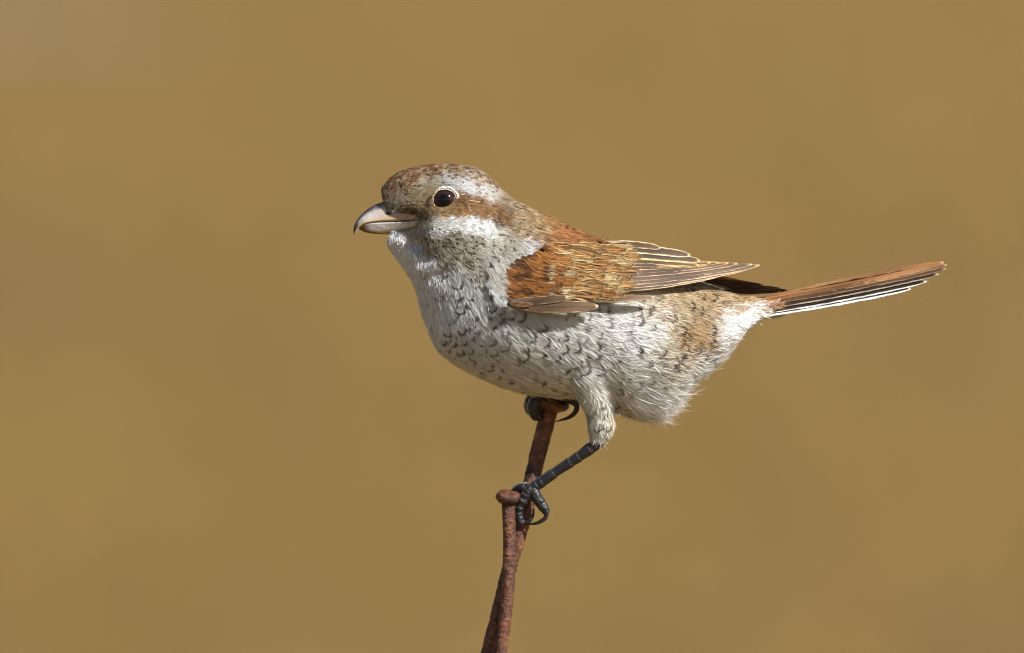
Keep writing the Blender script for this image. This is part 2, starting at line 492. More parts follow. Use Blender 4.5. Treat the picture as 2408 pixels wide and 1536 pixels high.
# --- plumage map: x, y, colour, dark barring, feather length, looseness, flow dx, dy, region
PM = [
 # forehead and crown
 (898, 462, (152, 155, 158), .3, 13, .3, .35, -.9, 'crown'), (905, 442, (98, 94, 92), .4, 13, .3, .5, -.85, 'crown'), (922, 418, (92, 68, 46), .6, 15, .3, .7, -.7, 'crown'),
 (955, 400, (132, 88, 54), .7, 16, .3, .9, -.35, 'crown'), (1005, 388, (150, 100, 62), .7, 17, .3, 1, -.1, 'crown'), (1060, 386, (158, 124, 90), .7, 17, .3, 1, .08, 'crown'),
 (1110, 398, (165, 146, 120), .7, 17, .3, .95, .3, 'crown'), (1148, 420, (164, 146, 118), .7, 17, .3, .85, .5, 'crown'), (930, 445, (112, 90, 60), .6, 13, .3, .6, -.7, 'crown'),
 (965, 425, (138, 104, 66), .6, 15, .3, .9, -.3, 'crown'), (1010, 408, (150, 112, 72), .6, 15, .3, 1, -.05, 'crown'), (1060, 405, (178, 160, 130), .6, 16, .3, 1, .08, 'crown'),
 (1110, 418, (190, 180, 165), .5, 17, .3, 1, .2, 'crown'), (918, 470, (166, 166, 160), .2, 12, .4, .6, -.6, 'crown'),
 # brow
 (985, 438, (192, 176, 138), .25, 14, .3, .9, -.3, 'brow'), (1015, 430, (196, 186, 158), .1, 14, .3, .95, -.25, 'brow'), (1050, 425, (200, 198, 190), .35, 15, .3, 1, -.05, 'brow'),
 (1090, 434, (208, 208, 206), .5, 17, .4, 1, .12, 'brow'), (1130, 445, (204, 202, 198), .5, 18, .4, .97, .2, 'brow'), (1095, 448, (212, 212, 210), .2, 17, .4, 1, .1, 'brow'), (1145, 458, (198, 192, 180), .3, 18, .4, .9, .3, 'brow'),
 # lores
 (935, 474, (160, 152, 134), .1, 14, .6, .9, .0, 'lores'), (950, 492, (112, 94, 66), .2, 14, .6, .95, .12, 'lores'), (970, 500, (98, 76, 50), .2, 14, .5, .93, .2, 'lores'),
 (965, 466, (178, 162, 124), .1, 14, .4, .85, .1, 'lores'), (990, 476, (186, 166, 122), .1, 13, .4, .6, .6, 'lores'), (1000, 500, (138, 112, 74), .2, 13, .4, .5, .8, 'lores'), (1006, 455, (190, 170, 124), .0, 11, .3, .4, -.7, 'lores'), (1018, 472, (172, 128, 76), 0, 9, .3, .2, .9, 'lores'),
 # ear patch
 (1035, 506, (160, 128, 80), .1, 12, .3, .95, .15, 'ear_patch'), (1085, 468, (140, 102, 60), .1, 16, .3, .95, -.15, 'ear_patch'), (1115, 472, (132, 94, 54), .2, 17, .3, 1, .05, 'ear_patch'), (1148, 486, (132, 92, 52), .3, 18, .3, .9, .4, 'ear_patch'),
 (1095, 492, (138, 102, 60), .1, 16, .3, 1, .05, 'ear_patch'), (1130, 498, (136, 94, 52), .3, 17, .3, .95, .25, 'ear_patch'), (1166, 504, (112, 78, 48), .5, 18, .3, .85, .5, 'ear_patch'), (1172, 518, (104, 74, 48), .5, 18, .3, .85, .5, 'ear_patch'), (1065, 503, (164, 128, 74), .1, 14, .3, 1, 0, 'ear_patch'),
 # cheek
 (990, 528, (205, 196, 172), 0, 14, .3, .95, .3, 'cheek'), (1030, 522, (212, 206, 186), .0, 15, .3, 1, .1, 'cheek'), (1060, 522, (216, 215, 204), 0, 17, .3, 1, .08, 'cheek'), (1100, 526, (220, 220, 212), 0, 18, .3, 1, .12, 'cheek'), (1140, 538, (222, 222, 214), .1, 19, .3, .97, .25, 'cheek'), (1170, 548, (200, 195, 180), .4, 19, .3, .9, .4, 'cheek'),
 (1020, 545, (214, 210, 200), .2, 15, .3, .9, .4, 'cheek'), (1015, 565, (192, 184, 166), .75, 16, .3, .75, .6, 'cheek'), (1060, 562, (180, 172, 150), .85, 17, .3, .85, .5, 'cheek'), (1110, 568, (178, 168, 145), .85, 18, .3, .85, .5, 'cheek'),
 (1050, 598, (184, 176, 156), .85, 18, .3, .7, .7, 'cheek'), (1100, 605, (182, 174, 152), .8, 20, .3, .7, .7, 'cheek'), (1145, 592, (200, 195, 180), .55, 21, .35, .75, .65, 'cheek'), (975, 545, (206, 188, 150), 0, 12, .4, .7, .6, 'cheek'),
 # neck
 (1195, 478, (164, 140, 106), .5, 19, .3, .85, .5, 'neck'), (1235, 500, (162, 130, 86), .45, 21, .3, .88, .45, 'neck'), (1205, 535, (166, 140, 100), .45, 21, .3, .9, .4, 'neck'), (1255, 540, (172, 136, 84), .3, 23, .3, .9, .4, 'neck'),
 (1190, 575, (196, 190, 176), .3, 23, .4, .8, .6, 'neck'), (1225, 582, (200, 196, 190), .2, 25, .4, .85, .5, 'neck'), (1165, 625, (198, 194, 182), .6, 23, .4, .6, .8, 'neck'), (1150, 640, (192, 188, 176), .75, 23, .4, .55, .85, 'neck'), (1185, 460, (158, 136, 106), .5, 18, .3, .8, .6, 'neck'),
 # mantle
 (1285, 512, (166, 124, 68), .4, 26, .25, .9, .45, 'mantle'), (1330, 535, (166, 108, 54), .4, 30, .25, .93, .4, 'mantle'), (1300, 560, (168, 110, 54), .3, 30, .25, .95, .3, 'mantle'), (1400, 562, (166, 108, 54), .4, 36, .25, .97, .2, 'mantle'), (1470, 580, (150, 105, 62), .4, 36, .25, .97, .2, 'mantle'), (1250, 600, (176, 108, 44), .5, 26, .25, .85, .45, 'mantle'), (1300, 640, (176, 108, 44), .5, 26, .25, .9, .4, 'mantle'),
 # throat
 (915, 560, (222, 218, 210), 0, 18, .6, .25, .95, 'throat'), (935, 590, (226, 223, 217), 0, 24, .6, .35, .95, 'throat'), (965, 580, (218, 214, 206), 0, 24, .7, .45, .9, 'throat'), (960, 625, (220, 216, 208), 0, 26, .4, .3, .95, 'throat'), (1010, 635, (216, 212, 200), .05, 26, .35, .35, .95, 'throat'), (1060, 645, (206, 202, 190), .35, 26, .35, .45, .9, 'throat'),
 # breast
 (985, 700, (224, 221, 214), 0, 30, .3, .25, .97, 'breast'), (1030, 700, (220, 218, 212), .4, 30, .3, .3, .95, 'breast'), (1080, 690, (206, 206, 200), 1.0, 30, .3, .4, .9, 'breast'), (1130, 685, (200, 200, 192), 1.0, 30, .35, .5, .87, 'breast'), (1160, 710, (196, 196, 188), .85, 30, .4, .55, .85, 'breast'),
 (1000, 770, (224, 220, 212), .0, 32, .3, .35, .93, 'breast'), (1050, 770, (214, 214, 208), .75, 32, .3, .45, .9, 'breast'), (1100, 760, (208, 208, 202), 1.05, 32, .3, .5, .85, 'breast'), (1160, 770, (210, 208, 198), .85, 34, .45, .65, .75, 'breast'),
 (1035, 825, (222, 216, 206), .0, 34, .3, .65, .75, 'breast'), (1090, 820, (212, 208, 196), 1.0, 34, .3, .7, .7, 'breast'), (1130, 830, (208, 205, 194), .85, 34, .35, .8, .6, 'breast'),
 # belly
 (1085, 866, (224, 214, 198), 0, 34, .3, .85, .5, 'belly'), (1150, 890, (224, 215, 194), .15, 36, .3, .95, .3, 'belly'), (1170, 855, (216, 210, 196), .5, 36, .35, .9, .4, 'belly'), (1250, 925, (226, 216, 190), .05, 38, .3, 1, .12, 'belly'), (1250, 880, (218, 212, 198), .45, 40, .35, .95, .3, 'belly'), (1330, 900, (214, 211, 200), .4, 42, .4, .93, .35, 'belly'), (1330, 932, (226, 216, 192), .0, 38, .3, 1, .1, 'belly'),
 # flank
 (1220, 750, (200, 198, 188), .5, 40, .5, .85, .5, 'flank'), (1220, 810, (212, 210, 198), .75, 42, .55, .82, .55, 'flank'), (1300, 770, (214, 212, 200), .7, 46, .6, .88, .45, 'flank'), (1300, 840, (218, 216, 204), .7, 46, .55, .88, .45, 'flank'), (1380, 760, (216, 213, 200), .6, 48, .6, .95, .25, 'flank'), (1380, 830, (220, 218, 206), .6, 50, .6, .9, .4, 'flank'),
 (1460, 755, (226, 224, 216), .4, 50, .6, .97, .2, 'flank'), (1460, 820, (220, 217, 204), .55, 52, .6, .92, .35, 'flank'), (1520, 780, (226, 224, 218), .35, 52, .6, .97, .15, 'flank'), (1440, 880, (220, 216, 202), .3, 52, .6, .88, .45, 'flank'), (1520, 850, (214, 210, 192), .7, 50, .6, .93, .3, 'flank'), (1520, 715, (206, 190, 160), .25, 44, .5, .95, .2, 'flank'), (1480, 720, (212, 204, 184), .3, 44, .5, .95, .2, 'flank'),
 # rump
 (1570, 690, (184, 158, 116), .3, 36, .4, .95, .25, 'rump'), (1600, 730, (186, 160, 116), .35, 38, .4, .93, .25, 'rump'), (1660, 705, (180, 150, 104), .4, 36, .4, .95, .2, 'rump'), (1660, 740, (184, 156, 110), .3, 36, .4, .93, .2, 'rump'), (1730, 705, (186, 148, 92), .3, 36, .4, .97, .08, 'rump'), (1790, 708, (178, 126, 74), .2, 38, .35, .98, -.1, 'rump'), (1825, 712, (176, 118, 66), .1, 40, .3, .97, -.2, 'rump'),
 (1590, 785, (174, 134, 76), .95, 34, .45, .9, .3, 'rump'), (1632, 775, (174, 136, 80), .95, 34, .45, .93, .2, 'rump'), (1645, 805, (172, 134, 78), .9, 34, .45, .93, .15, 'rump'), (1605, 815, (146, 112, 66), .9, 36, .5, .9, .3, 'rump'),
 (1550, 700, (186, 162, 124), .3, 36, .4, .95, .25, 'rump'), (1620, 758, (184, 158, 116), .5, 36, .4, .93, .25, 'rump'), (1695, 712, (182, 152, 108), .35, 36, .4, .95, .15, 'rump'), (1565, 748, (204, 188, 158), .4, 38, .5, .95, .2, 'rump'), (1560, 800, (206, 192, 160), .6, 38, .5, .93, .25, 'rump'),
 # vent and undertail
 (1560, 860, (205, 196, 170), .7, 46, .6, .95, .2, 'vent'), (1620, 850, (218, 214, 198), .4, 44, .6, .97, .05, 'vent'), (1680, 790, (226, 224, 214), .1, 42, .6, .97, -.05, 'vent'), (1660, 880, (228, 226, 218), 0, 56, .8, .97, .0, 'vent'), (1600, 920, (228, 226, 220), .0, 66, .9, .9, .35, 'vent'), (1540, 940, (228, 227, 224), .0, 74, 1, .8, .6, 'vent'), (1500, 950, (224, 222, 216), .0, 74, 1, .75, .65, 'vent'), (1470, 930, (218, 214, 202), .05, 64, .9, .75, .65, 'vent'),
 (1712, 768, (230, 229, 222), 0, 38, .4, .97, -.08, 'undertail'), (1752, 752, (234, 233, 228), 0, 36, .3, .97, -.12, 'undertail'), (1790, 741, (236, 235, 232), 0, 32, .2, .97, -.16, 'undertail'), (1700, 840, (230, 228, 220), 0, 42, .7, .95, -.1, 'undertail'),
 (1695, 764, (230, 229, 222), 0, 36, .4, .97, -.05, 'undertail'), (1728, 744, (232, 231, 226), 0, 34, .3, .97, -.1, 'undertail'), (1768, 740, (236, 235, 232), 0, 32, .2, .97, -.15, 'undertail'), (1690, 745, (226, 222, 210), 0, 34, .4, .97, 0, 'undertail'),
 # thigh
 (1385, 945, (220, 213, 194), .05, 34, .5, .25, .97, 'thigh'), (1400, 975, (216, 210, 194), .1, 30, .45, .1, 1, 'thigh'), (1432, 985, (222, 212, 182), .6, 26, .3, .15, 1, 'thigh'), (1425, 1015, (216, 208, 184), .75, 24, .35, -.05, 1, 'thigh'), (1395, 1020, (210, 206, 198), .3, 24, .45, .0, 1, 'thigh'), (1405, 1040, (204, 200, 192), .3, 18, .4, -.1, 1, 'thigh'),
]
PMx = np.array([(p[0], p[1]) for p in PM], float)
PMc = lin([p[2] for p in PM])
_wh = sst(PMc.min(1), 0.40, 0.62)[:, None]                       # the white feathers are a clean, slightly cool white
PMc = PMc * 0.85 + PMc.mean(1, keepdims=True) * 0.15
PMc = PMc * (1 - _wh) + (PMc * 0.35 + PMc.mean(1, keepdims=True) * 0.65) * np.array([1.19, 1.22, 1.25]) * _wh
PMv = np.array([p[3:8] for p in PM], float)      # bar, length, loose, dx, dy
REG = [p[8] for p in PM]; RN = sorted(set(REG)); PMr = np.array([RN.index(r) for r in REG])

def plumage_at(xy):
    out_c = np.empty((len(xy), 3)); out_v = np.empty((len(xy), 5)); out_r = np.empty(len(xy), int)
    for i in range(0, len(xy), 4000):
        q = xy[i:i + 4000]
        d2 = ((q[:, None, :] - PMx[None]) ** 2).sum(-1)
        wt = 1 / (d2 + np.where(q[:, :1] < 1230, 25, 260)) ** 2.4
        wt /= wt.sum(1, keepdims=True)
        out_c[i:i + 4000] = wt @ PMc; out_r[i:i + 4000] = PMr[d2.argmin(1)]
        wv = 1 / (d2 + 150) ** 1.6; wv /= wv.sum(1, keepdims=True)
        out_v[i:i + 4000] = wv @ PMv
        out_v[i:i + 4000, 0] = wt @ PMv[:, 0]
    return out_c, out_v, out_r

ALB = 1.0
bc, _, _ = plumage_at(BP[:, :2])
body_me = mesh_from('body', U2W(BP, BR), BT, M_SKIN, cols=bc * 0.42)
body = obj('body', body_me, bird)
bvh = BVHTree.FromPolygons([tuple(p) for p in BP], [tuple(int(i) for i in t) for t in BT])

def norm(a): return a / np.maximum(np.linalg.norm(a, axis=-1, keepdims=True), 1e-9)

def feather_arrays(root, d, n, L, W, col, bar, loose, lift, nb, fringe=None, wid=1.5, seed=0, body_u=True, tipround=0.42, spread=0.3, dark_root=0.68, eoff=0.0, bvar=0.17, gate=0.0, streak=0.0, proj=None, loop=False):
    """contour feathers as fans of tapering barbs; everything in drawing space"""
    g = np.random.default_rng(seed)
    Nf = len(root)
    fringe = np.zeros(Nf) if fringe is None else fringe
    uu = np.linspace(-1, 1, nb)[None] + g.normal(0, 1.0 / nb, (Nf, nb))
    d = norm(d - n * (d * n).sum(1, keepdims=True)); s = np.cross(n, d)
    tip0 = 1 - tipround * np.abs(uu) ** 2.2
    tipl = tip0 + g.normal(0, 0.055, (Nf, nb)) * (0.5 + 2.2 * loose[:, None]) 
    curl = g.normal(0, 0.10, (Nf, nb)) * (0.25 + 1.6 * loose[:, None])
    hl = lift[:, None] * (1 + 0.35 * g.normal(size=(Nf, nb)))
    ks = np.array([0.0, 0.42, 0.78, 1.0])
    along = tipl[..., None] * ks * L[:, None, None]
    lat = (W[:, None] * uu)[..., None] * (spread + (1 - spread) * ks ** 0.75) + (curl * L[:, None])[..., None] * ks ** 2
    hgt = L[:, None, None] * hl[..., None] * (ks - 0.62 * ks ** 2) + g.uniform(-0.6, 1.4, (Nf, nb))[..., None] * ks
    P = root[:, None, None] + d[:, None, None] * along[..., None] + s[:, None, None] * lat[..., None] + n[:, None, None] * hgt[..., None]
    if proj is not None: P[..., 2] = proj(P[..., :2], root[:, None, None], hgt)
    T = norm(np.gradient(P, axis=2))
    roll = g.normal(0, 0.38, (Nf, nb))[..., None, None]
    nn = n[:, None, None] * np.cos(roll) + s[:, None, None] * np.sin(roll)
    side = norm(np.cross(nn, T))
    ww = wid * np.array([0.8, 1.0, 0.75]) * g.uniform(0.7, 1.25, (Nf, nb))[..., None]
    Lp = P[:, :, :3] - side[:, :, :3] * ww[..., None] * 0.5
    Rp = P[:, :, :3] + side[:, :, :3] * ww[..., None] * 0.5
    VV = np.concatenate([np.stack([Lp, Rp], 3).reshape(Nf, nb, 6, 3), P[:, :, 3:4]], 2)       # 7 verts per barb
    e = (tip0[..., None] * L[:, None, None] - along)
    if loop: e = np.minimum(e, ((1.02 - np.abs(uu)) * W[:, None])[..., None] * (0.8 + 0.6 * ks) + 0.6)
    e7 = np.concatenate([np.repeat(e[..., :3], 2, -1), e[..., 3:]], -1)
    k7 = np.array([0, 0, .42, .42, .78, .78, 1.0])
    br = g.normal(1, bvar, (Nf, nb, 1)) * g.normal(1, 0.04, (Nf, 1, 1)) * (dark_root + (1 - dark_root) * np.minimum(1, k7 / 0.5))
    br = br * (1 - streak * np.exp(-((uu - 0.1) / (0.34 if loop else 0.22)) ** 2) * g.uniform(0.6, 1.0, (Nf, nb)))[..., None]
    c7 = np.clip(col[:, None, None, :] * br[..., None], 0.004, 0.92)
    bb = np.repeat(bar[:, None], nb, 1)
    if gate:      # the dark loop is often broken or only half there
        c0 = g.uniform(-0.7, 0.7, (Nf, 1)) * gate; wd_ = g.uniform(0.75, 1.9, (Nf, 1)) / gate
        bb = bb * (1 - sst(np.abs(uu - c0), wd_ * 0.7, wd_)) * g.uniform(0.75, 1.0, (Nf, nb))
        e7 = e7 + (g.normal(0, 0.8, (Nf, nb)) + g.uniform(-1.0, 1.0, (Nf, 1)))[..., None]
    e7 = e7 + eoff
    b7 = np.broadcast_to(bb[..., None], e7.shape); f7 = np.broadcast_to(fringe[:, None, None], e7.shape)
    nS = Nf * nb
    base = (np.arange(nS) * 7)[:, None]
    F = np.concatenate([base + np.array([[a_, b_, c_]]) for a_, b_, c_ in ((0, 1, 3), (0, 3, 2), (2, 3, 5), (2, 5, 4), (4, 5, 6))])
    return VV.reshape(-1, 3), F, c7.reshape(-1, 3), e7.ravel(), b7.ravel(), f7.ravel(), np.repeat(d, nb * 7, 0), np.repeat(g.normal(0, 1, nS), 7)

TRIS = 0
def plume_mesh(name, parts, mat=None):
    global TRIS
    off, Fs = 0, []
    for p in parts:
        Fs.append(p[1] + off); off += len(p[0])
    V, c, e, b_, f_ = (np.concatenate([p[k] for p in parts]) for k in (0, 2, 3, 4, 5))
    TRIS += sum(map(len, Fs))
    me = mesh_from(name, U2W(V, BR), np.concatenate(Fs), mat or M_PLUME, cols=c, attrs={'edge': e, 'bar': b_, 'fringe': f_})
    if mat is not None:
        fl = np.concatenate([p[6] for p in parts]); fl = np.stack([fl[:, 0], fl[:, 2], -fl[:, 1]], 1)
        a = me.attributes.new('jit', 'FLOAT', 'POINT'); a.data.foreach_set('value', np.ascontiguousarray(np.concatenate([p[7] for p in parts]) * (2.1 if mat is M_HEADCOAT else 1.7), np.float32))
        a = me.attributes.new('flow', 'FLOAT_VECTOR', 'POINT'); a.data.foreach_set('vector', np.ascontiguousarray(fl, np.float32).ravel())
    return me

def feather_mesh(name, *a, **k): return plume_mesh(name, [feather_arrays(*a, **k)])

# --- scatter contour feathers over the body
EYE = np.array([1046.0, 471.5])
def scatter(nc, fac, floor_, seed):
    rng = np.random.default_rng(seed)
    A, B, C = BP[BT[:, 0]], BP[BT[:, 1]], BP[BT[:, 2]]
    area = np.linalg.norm(np.cross(B - A, C - A), axis=1) / 2
    cx = (A + B + C)[:, 0] / 3          # more candidates on the head, where the feathers are small
    wt = area * np.where(cx < 1230, 3.0, 1.0)
    f = rng.choice(len(BT), nc, p=wt / wt.sum())
    r1, r2 = np.sqrt(rng.random(nc)), rng.random(nc)
    bw = np.stack([1 - r1, r1 * (1 - r2), r1 * r2], 1)[..., None]
    p = A[f] * bw[:, 0] + B[f] * bw[:, 1] + C[f] * bw[:, 2]
    n = norm(BN[BT[f, 0]] * bw[:, 0] + BN[BT[f, 1]] * bw[:, 1] + BN[BT[f, 2]] * bw[:, 2])
    jit = np.where(p[:, :1] < 1230, 2.0, np.where((p[:, :1] > 1450) & (p[:, :1] < 1640), 17.0, 5.0)) * rng.normal(size=(nc, 2))
    c, v, r = plumage_at(p[:, :2] + jit)
    rad = v[:, 1] * fac + floor_
    cell = {}; keep = []; G = 6.0
    gi = np.floor(p / G).astype(int).tolist(); pl = p.tolist(); rl = rad.tolist()
    for i in range(nc):
        k = gi[i]; m = int(math.ceil(rl[i] / G)); ok = True; ri = rl[i] ** 2; x, y, z = pl[i]
        for a in range(k[0] - m, k[0] + m + 1):
            for b in range(k[1] - m, k[1] + m + 1):
                for d in range(k[2] - m, k[2] + m + 1):
                    for (qx, qy, qz) in cell.get((a, b, d), ()):
                        if (qx - x) ** 2 + (qy - y) ** 2 + (qz - z) ** 2 < ri: ok = False; break
                    if not ok: break
                if not ok: break
            if not ok: break
        if ok:
            cell.setdefault(tuple(k), []).append((x, y, z)); keep.append(i)
    keep = np.array(keep)
    return p[keep], n[keep], c[keep], v[keep], r[keep]

NAMES = {'crown': 'crown_plumage', 'brow': 'brow_plumage', 'lores': 'face_plumage', 'ear_patch': 'ear_patch_plumage', 'cheek': 'cheek_plumage', 'neck': 'neck_plumage', 'mantle': 'mantle_plumage',
         'throat': 'throat_plumage', 'breast': 'breast_plumage', 'belly': 'belly_plumage', 'flank': 'flank_plumage', 'rump': 'rump_plumage', 'vent': 'vent_plumage', 'undertail': 'undertail_plumage', 'thigh': 'thigh_plumage'}
HEADR = ('crown', 'brow', 'lores', 'ear_patch', 'cheek')
NF = 0
def layer(nc, fac, floor_, seed, barred, strands=False):
    """one coat of feathers: the plain coat underneath, the dark-looped feathers over it"""
    global NF
    g = np.random.default_rng(seed + 1)
    fp, fn, fc, fv, fr_ = scatter(nc, fac, floor_, seed)
    L = fv[:, 1] * g.normal(1, 0.12, len(fp))
    ang = g.normal(0, 0.08 + 0.12 * fv[:, 2])
    dx, dy = fv[:, 3] * np.cos(ang) - fv[:, 4] * np.sin(ang), fv[:, 3] * np.sin(ang) + fv[:, 4] * np.cos(ang)
    fd = norm(np.stack([dx, dy, 0.0 * dx], 1))
    keep = np.ones(len(fp), bool)
    for k in (0.0, 0.5, 0.8, 1.0):     # keep the eye, the bill and the bare shank clear
        q = fp[:, :2] + fd[:, :2] * (L * k)[:, None]
        keep &= (((q - EYE) / np.array([28.5, 26.0])) ** 2).sum(1) > 1
    keep &= ~((fp[:, 0] < 985) & (fp[:, 1] > np.interp(fp[:, 0], [888, 900, 925, 955, 985], [472, 477, 488, 500, 510])) & (fp[:, 1] < np.interp(fp[:, 0], [890, 955, 985], [552, 548, 526])))
    keep &= (fp[:, 1] < 1036) & (fp[:, 0] < 1830) & (fn[:, 0] < np.where(fp[:, 0] > 1790, 0.7, 2.0))
    if barred: keep &= (g.random(len(fp)) < fv[:, 0] * 1.25)
    fp, fn, fc, fv, fr_, L, fd = fp[keep], fn[keep], fc[keep], fv[keep], fr_[keep], L[keep], fd[keep]
    if strands: L = L * g.uniform(0.9, 1.45, len(L))
    W = L * (0.42 + 0.08 * g.random(len(L)))
    hd = np.isin(fr_, [RN.index(r) for r in ('crown', 'cheek', 'neck', 'mantle', 'rump')])
    col = np.clip(fc * np.clip(g.normal(1, 1.0, (len(fc), 1)) * np.where(hd, 0.2, 0.06)[:, None] + np.where(hd, 0, 0)[:, None] + 1 - np.where(hd, 0.2, 0.06)[:, None], 0.5, 1.5) * g.normal(1, 0.02, fc.shape), 0, 1)
    barv = fv[:, 0]
    for rn, amt, pal in (('crown', 0.62, ((58, 44, 36), (160, 100, 58), (196, 180, 152), (140, 104, 66))), ('ear_patch', 0.45, ((92, 66, 42), (176, 136, 84), (150, 110, 66))), ('lores', 0.25, ((110, 92, 66), (200, 184, 148))), ('brow', 0.35, ((140, 130, 114), (196, 192, 184), (214, 212, 206))), ('neck', 0.28, ((96, 76, 54), (206, 190, 160))), ('cheek', 0.0, ((120, 98, 70),)), ('mantle', 0.3, ((110, 72, 40), (190, 132, 70), (150, 104, 60))), ('rump', 0.25, ((120, 96, 64), (206, 184, 146)))):
        mm = fr_ == RN.index(rn); pc = lin(pal)[g.integers(0, len(pal), mm.sum())]
        col[mm] = col[mm] * (1 - amt) + pc * amt
    for ri, rname in enumerate(RN):
        m = fr_ == ri
        if not m.any(): continue
        head = rname in HEADR
        lo = fv[m, 2] * (0.45 if barred else 1)
        lf = (0.10 + 0.15 * fv[m, 2]) * np.abs(g.normal(1, 0.3, m.sum()))
        if strands:
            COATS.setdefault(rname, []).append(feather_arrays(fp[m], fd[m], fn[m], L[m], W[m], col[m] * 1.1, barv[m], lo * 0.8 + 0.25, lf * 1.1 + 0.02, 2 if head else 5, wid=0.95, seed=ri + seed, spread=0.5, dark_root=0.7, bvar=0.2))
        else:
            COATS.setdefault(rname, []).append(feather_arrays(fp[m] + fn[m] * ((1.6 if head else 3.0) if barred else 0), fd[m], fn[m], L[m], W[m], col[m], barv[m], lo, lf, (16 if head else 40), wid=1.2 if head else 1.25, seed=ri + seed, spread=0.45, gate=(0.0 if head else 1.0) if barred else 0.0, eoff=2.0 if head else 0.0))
        NF += m.sum()
COATS = {}
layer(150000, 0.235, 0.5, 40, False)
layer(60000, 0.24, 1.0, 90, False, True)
for rname, parts in COATS.items():
    o = obj(NAMES[rname], plume_mesh(NAMES[rname], parts, M_HEADCOAT if rname in HEADR + ('neck',) else M_BODYCOAT), body); o['kind'] = 'stuff'
print('contour feathers', NF)

# --- wings
WC = np.array([(1185, 640, -152), (1190, 705, -166), (1250, 570, -122), (1260, 620, -150), (1300, 650, -168), (1300, 720, -187), (1380, 562, -82), (1400, 590, -118), (1400, 640, -160), (1400, 725, -190),
               (1480, 575, -78), (1480, 600, -108), (1480, 640, -144), (1480, 690, -176), (1540, 700, -172), (1560, 585, -68), (1560, 620, -97), (1560, 660, -134), (1640, 608, -60), (1640, 635, -80), (1640, 655, -98),
               (1700, 617, -50), (1700, 640, -64), (1775, 622, -36), (1230, 745, -178)], float)
def tps(r2): return np.where(r2 > 0, r2 * np.log(r2 + 1e-9), 0)
_A = (WC[:, None, :2] - WC[None, :, :2]) / 100.0
_K = tps((_A ** 2).sum(-1)) + 0.15 * np.eye(len(WC))
_Q = np.column_stack([np.ones(len(WC)), WC[:, :2] / 100.0])
_M = np.block([[_K, _Q], [_Q.T, np.zeros((3, 3))]])
_sol = np.linalg.solve(_M, np.concatenate([WC[:, 2], np.zeros(3)]))
def wing_depth(xy):
    xy = np.asarray(xy, float); sh = xy.shape[:-1]; q = xy.reshape(-1, 2) / 100.0
    d2 = ((q[:, None] - WC[None, :, :2] / 100.0) ** 2).sum(-1)
    return (tps(d2) @ _sol[:len(WC)] + _sol[len(WC)] + q @ _sol[len(WC) + 1:]).reshape(sh)

FAR_ANG = 9.0
def far_xy(xy):
    """the far wing hangs lower: its tip droops over the rump"""
    xy = np.asarray(xy, float); c = np.array([1430.0, 628.0]); a = radians(FAR_ANG); d = (xy - c) * [1.21, 1.0]
    return c + np.stack([d[..., 0] * np.cos(a) - d[..., 1] * np.sin(a), d[..., 0] * np.sin(a) + d[..., 1] * np.cos(a) - 8 * np.clip((d[..., 0] - 50) / 150, 0, 1)], -1)

def vane(name, parent, fxy, colf, W, tp=6.0, nT=44, nU=15, thick=0.8, seed=0, asym=0.42, basew=0.45, rag=0.03):
    """a flight feather: two-sided cambered vane with a raised shaft. fxy(t, lateral, height) -> drawing-space point"""
    g = np.random.default_rng(seed)
    t = np.linspace(0, 1, nT) ** 0.9; u = np.linspace(-1, 1, nU)
    wp = (basew + (1 - basew) * np.minimum(1, t / 0.35) ** 0.8) * np.maximum(0.02, 1 - t ** tp) ** 0.5
    jag = 1 + rag * g.normal(size=(nT, 2))
    lo = -W * asym * 2 * wp * jag[:, 0]; hi = W * (1 - asym) * 2 * wp * jag[:, 1]
    lat = np.where(u[None] < 0, -lo[:, None] * u[None], hi[:, None] * u[None])
    camber = -0.16 * W * (1 - u[None] ** 2) * (1 - 0.6 * t[:, None])
    shaft = -np.exp(-(u[None] / 0.09) ** 2) * 0.9 * (1 - 0.7 * t[:, None])
    tt = np.repeat(t[:, None], nU, 1)
    top = fxy(tt, lat, camber + shaft); bot = fxy(tt, lat, camber + thick)
    c = colf(tt, np.repeat(u[None], nT, 0))
    V = np.concatenate([top.reshape(-1, 3), bot.reshape(-1, 3)])
    idx = np.arange(nT * nU).reshape(nT, nU); o = nT * nU
    F = []
    for i in range(nT - 1):
        for j in range(nU - 1):
            a, b_, cc, d = idx[i, j], idx[i, j + 1], idx[i + 1, j + 1], idx[i + 1, j]
            F.append((a, b_, cc, d)); F.append((d + o, cc + o, b_ + o, a + o))
    rim = [idx[0, j] for j in range(nU)] + [idx[i, -1] for i in range(1, nT)] + [idx[-1, j] for j in range(nU - 2, -1, -1)] + [idx[i, 0] for i in range(nT - 2, 0, -1)]
    for k in range(len(rim)):
        a, b_ = rim[k], rim[(k + 1) % len(rim)]
        F.append((b_, a, a + o, b_ + o))
    barb = (tt * 150 - np.abs(np.repeat(u[None], nT, 0)) * 14).ravel()
    cl = np.clip(np.concatenate([c.reshape(-1, 3), c.reshape(-1, 3) * 0.9]), 0.003, 0.9)
    me = mesh_from(name, U2W(V, BR), F, M_VANE, cols=cl, attrs={'barb': np.concatenate([barb, barb])})
    fix_normals(me)
    return obj(name, me, parent)

def mixv(f, a, b): return a * (1 - f[..., None]) + b * f[..., None]

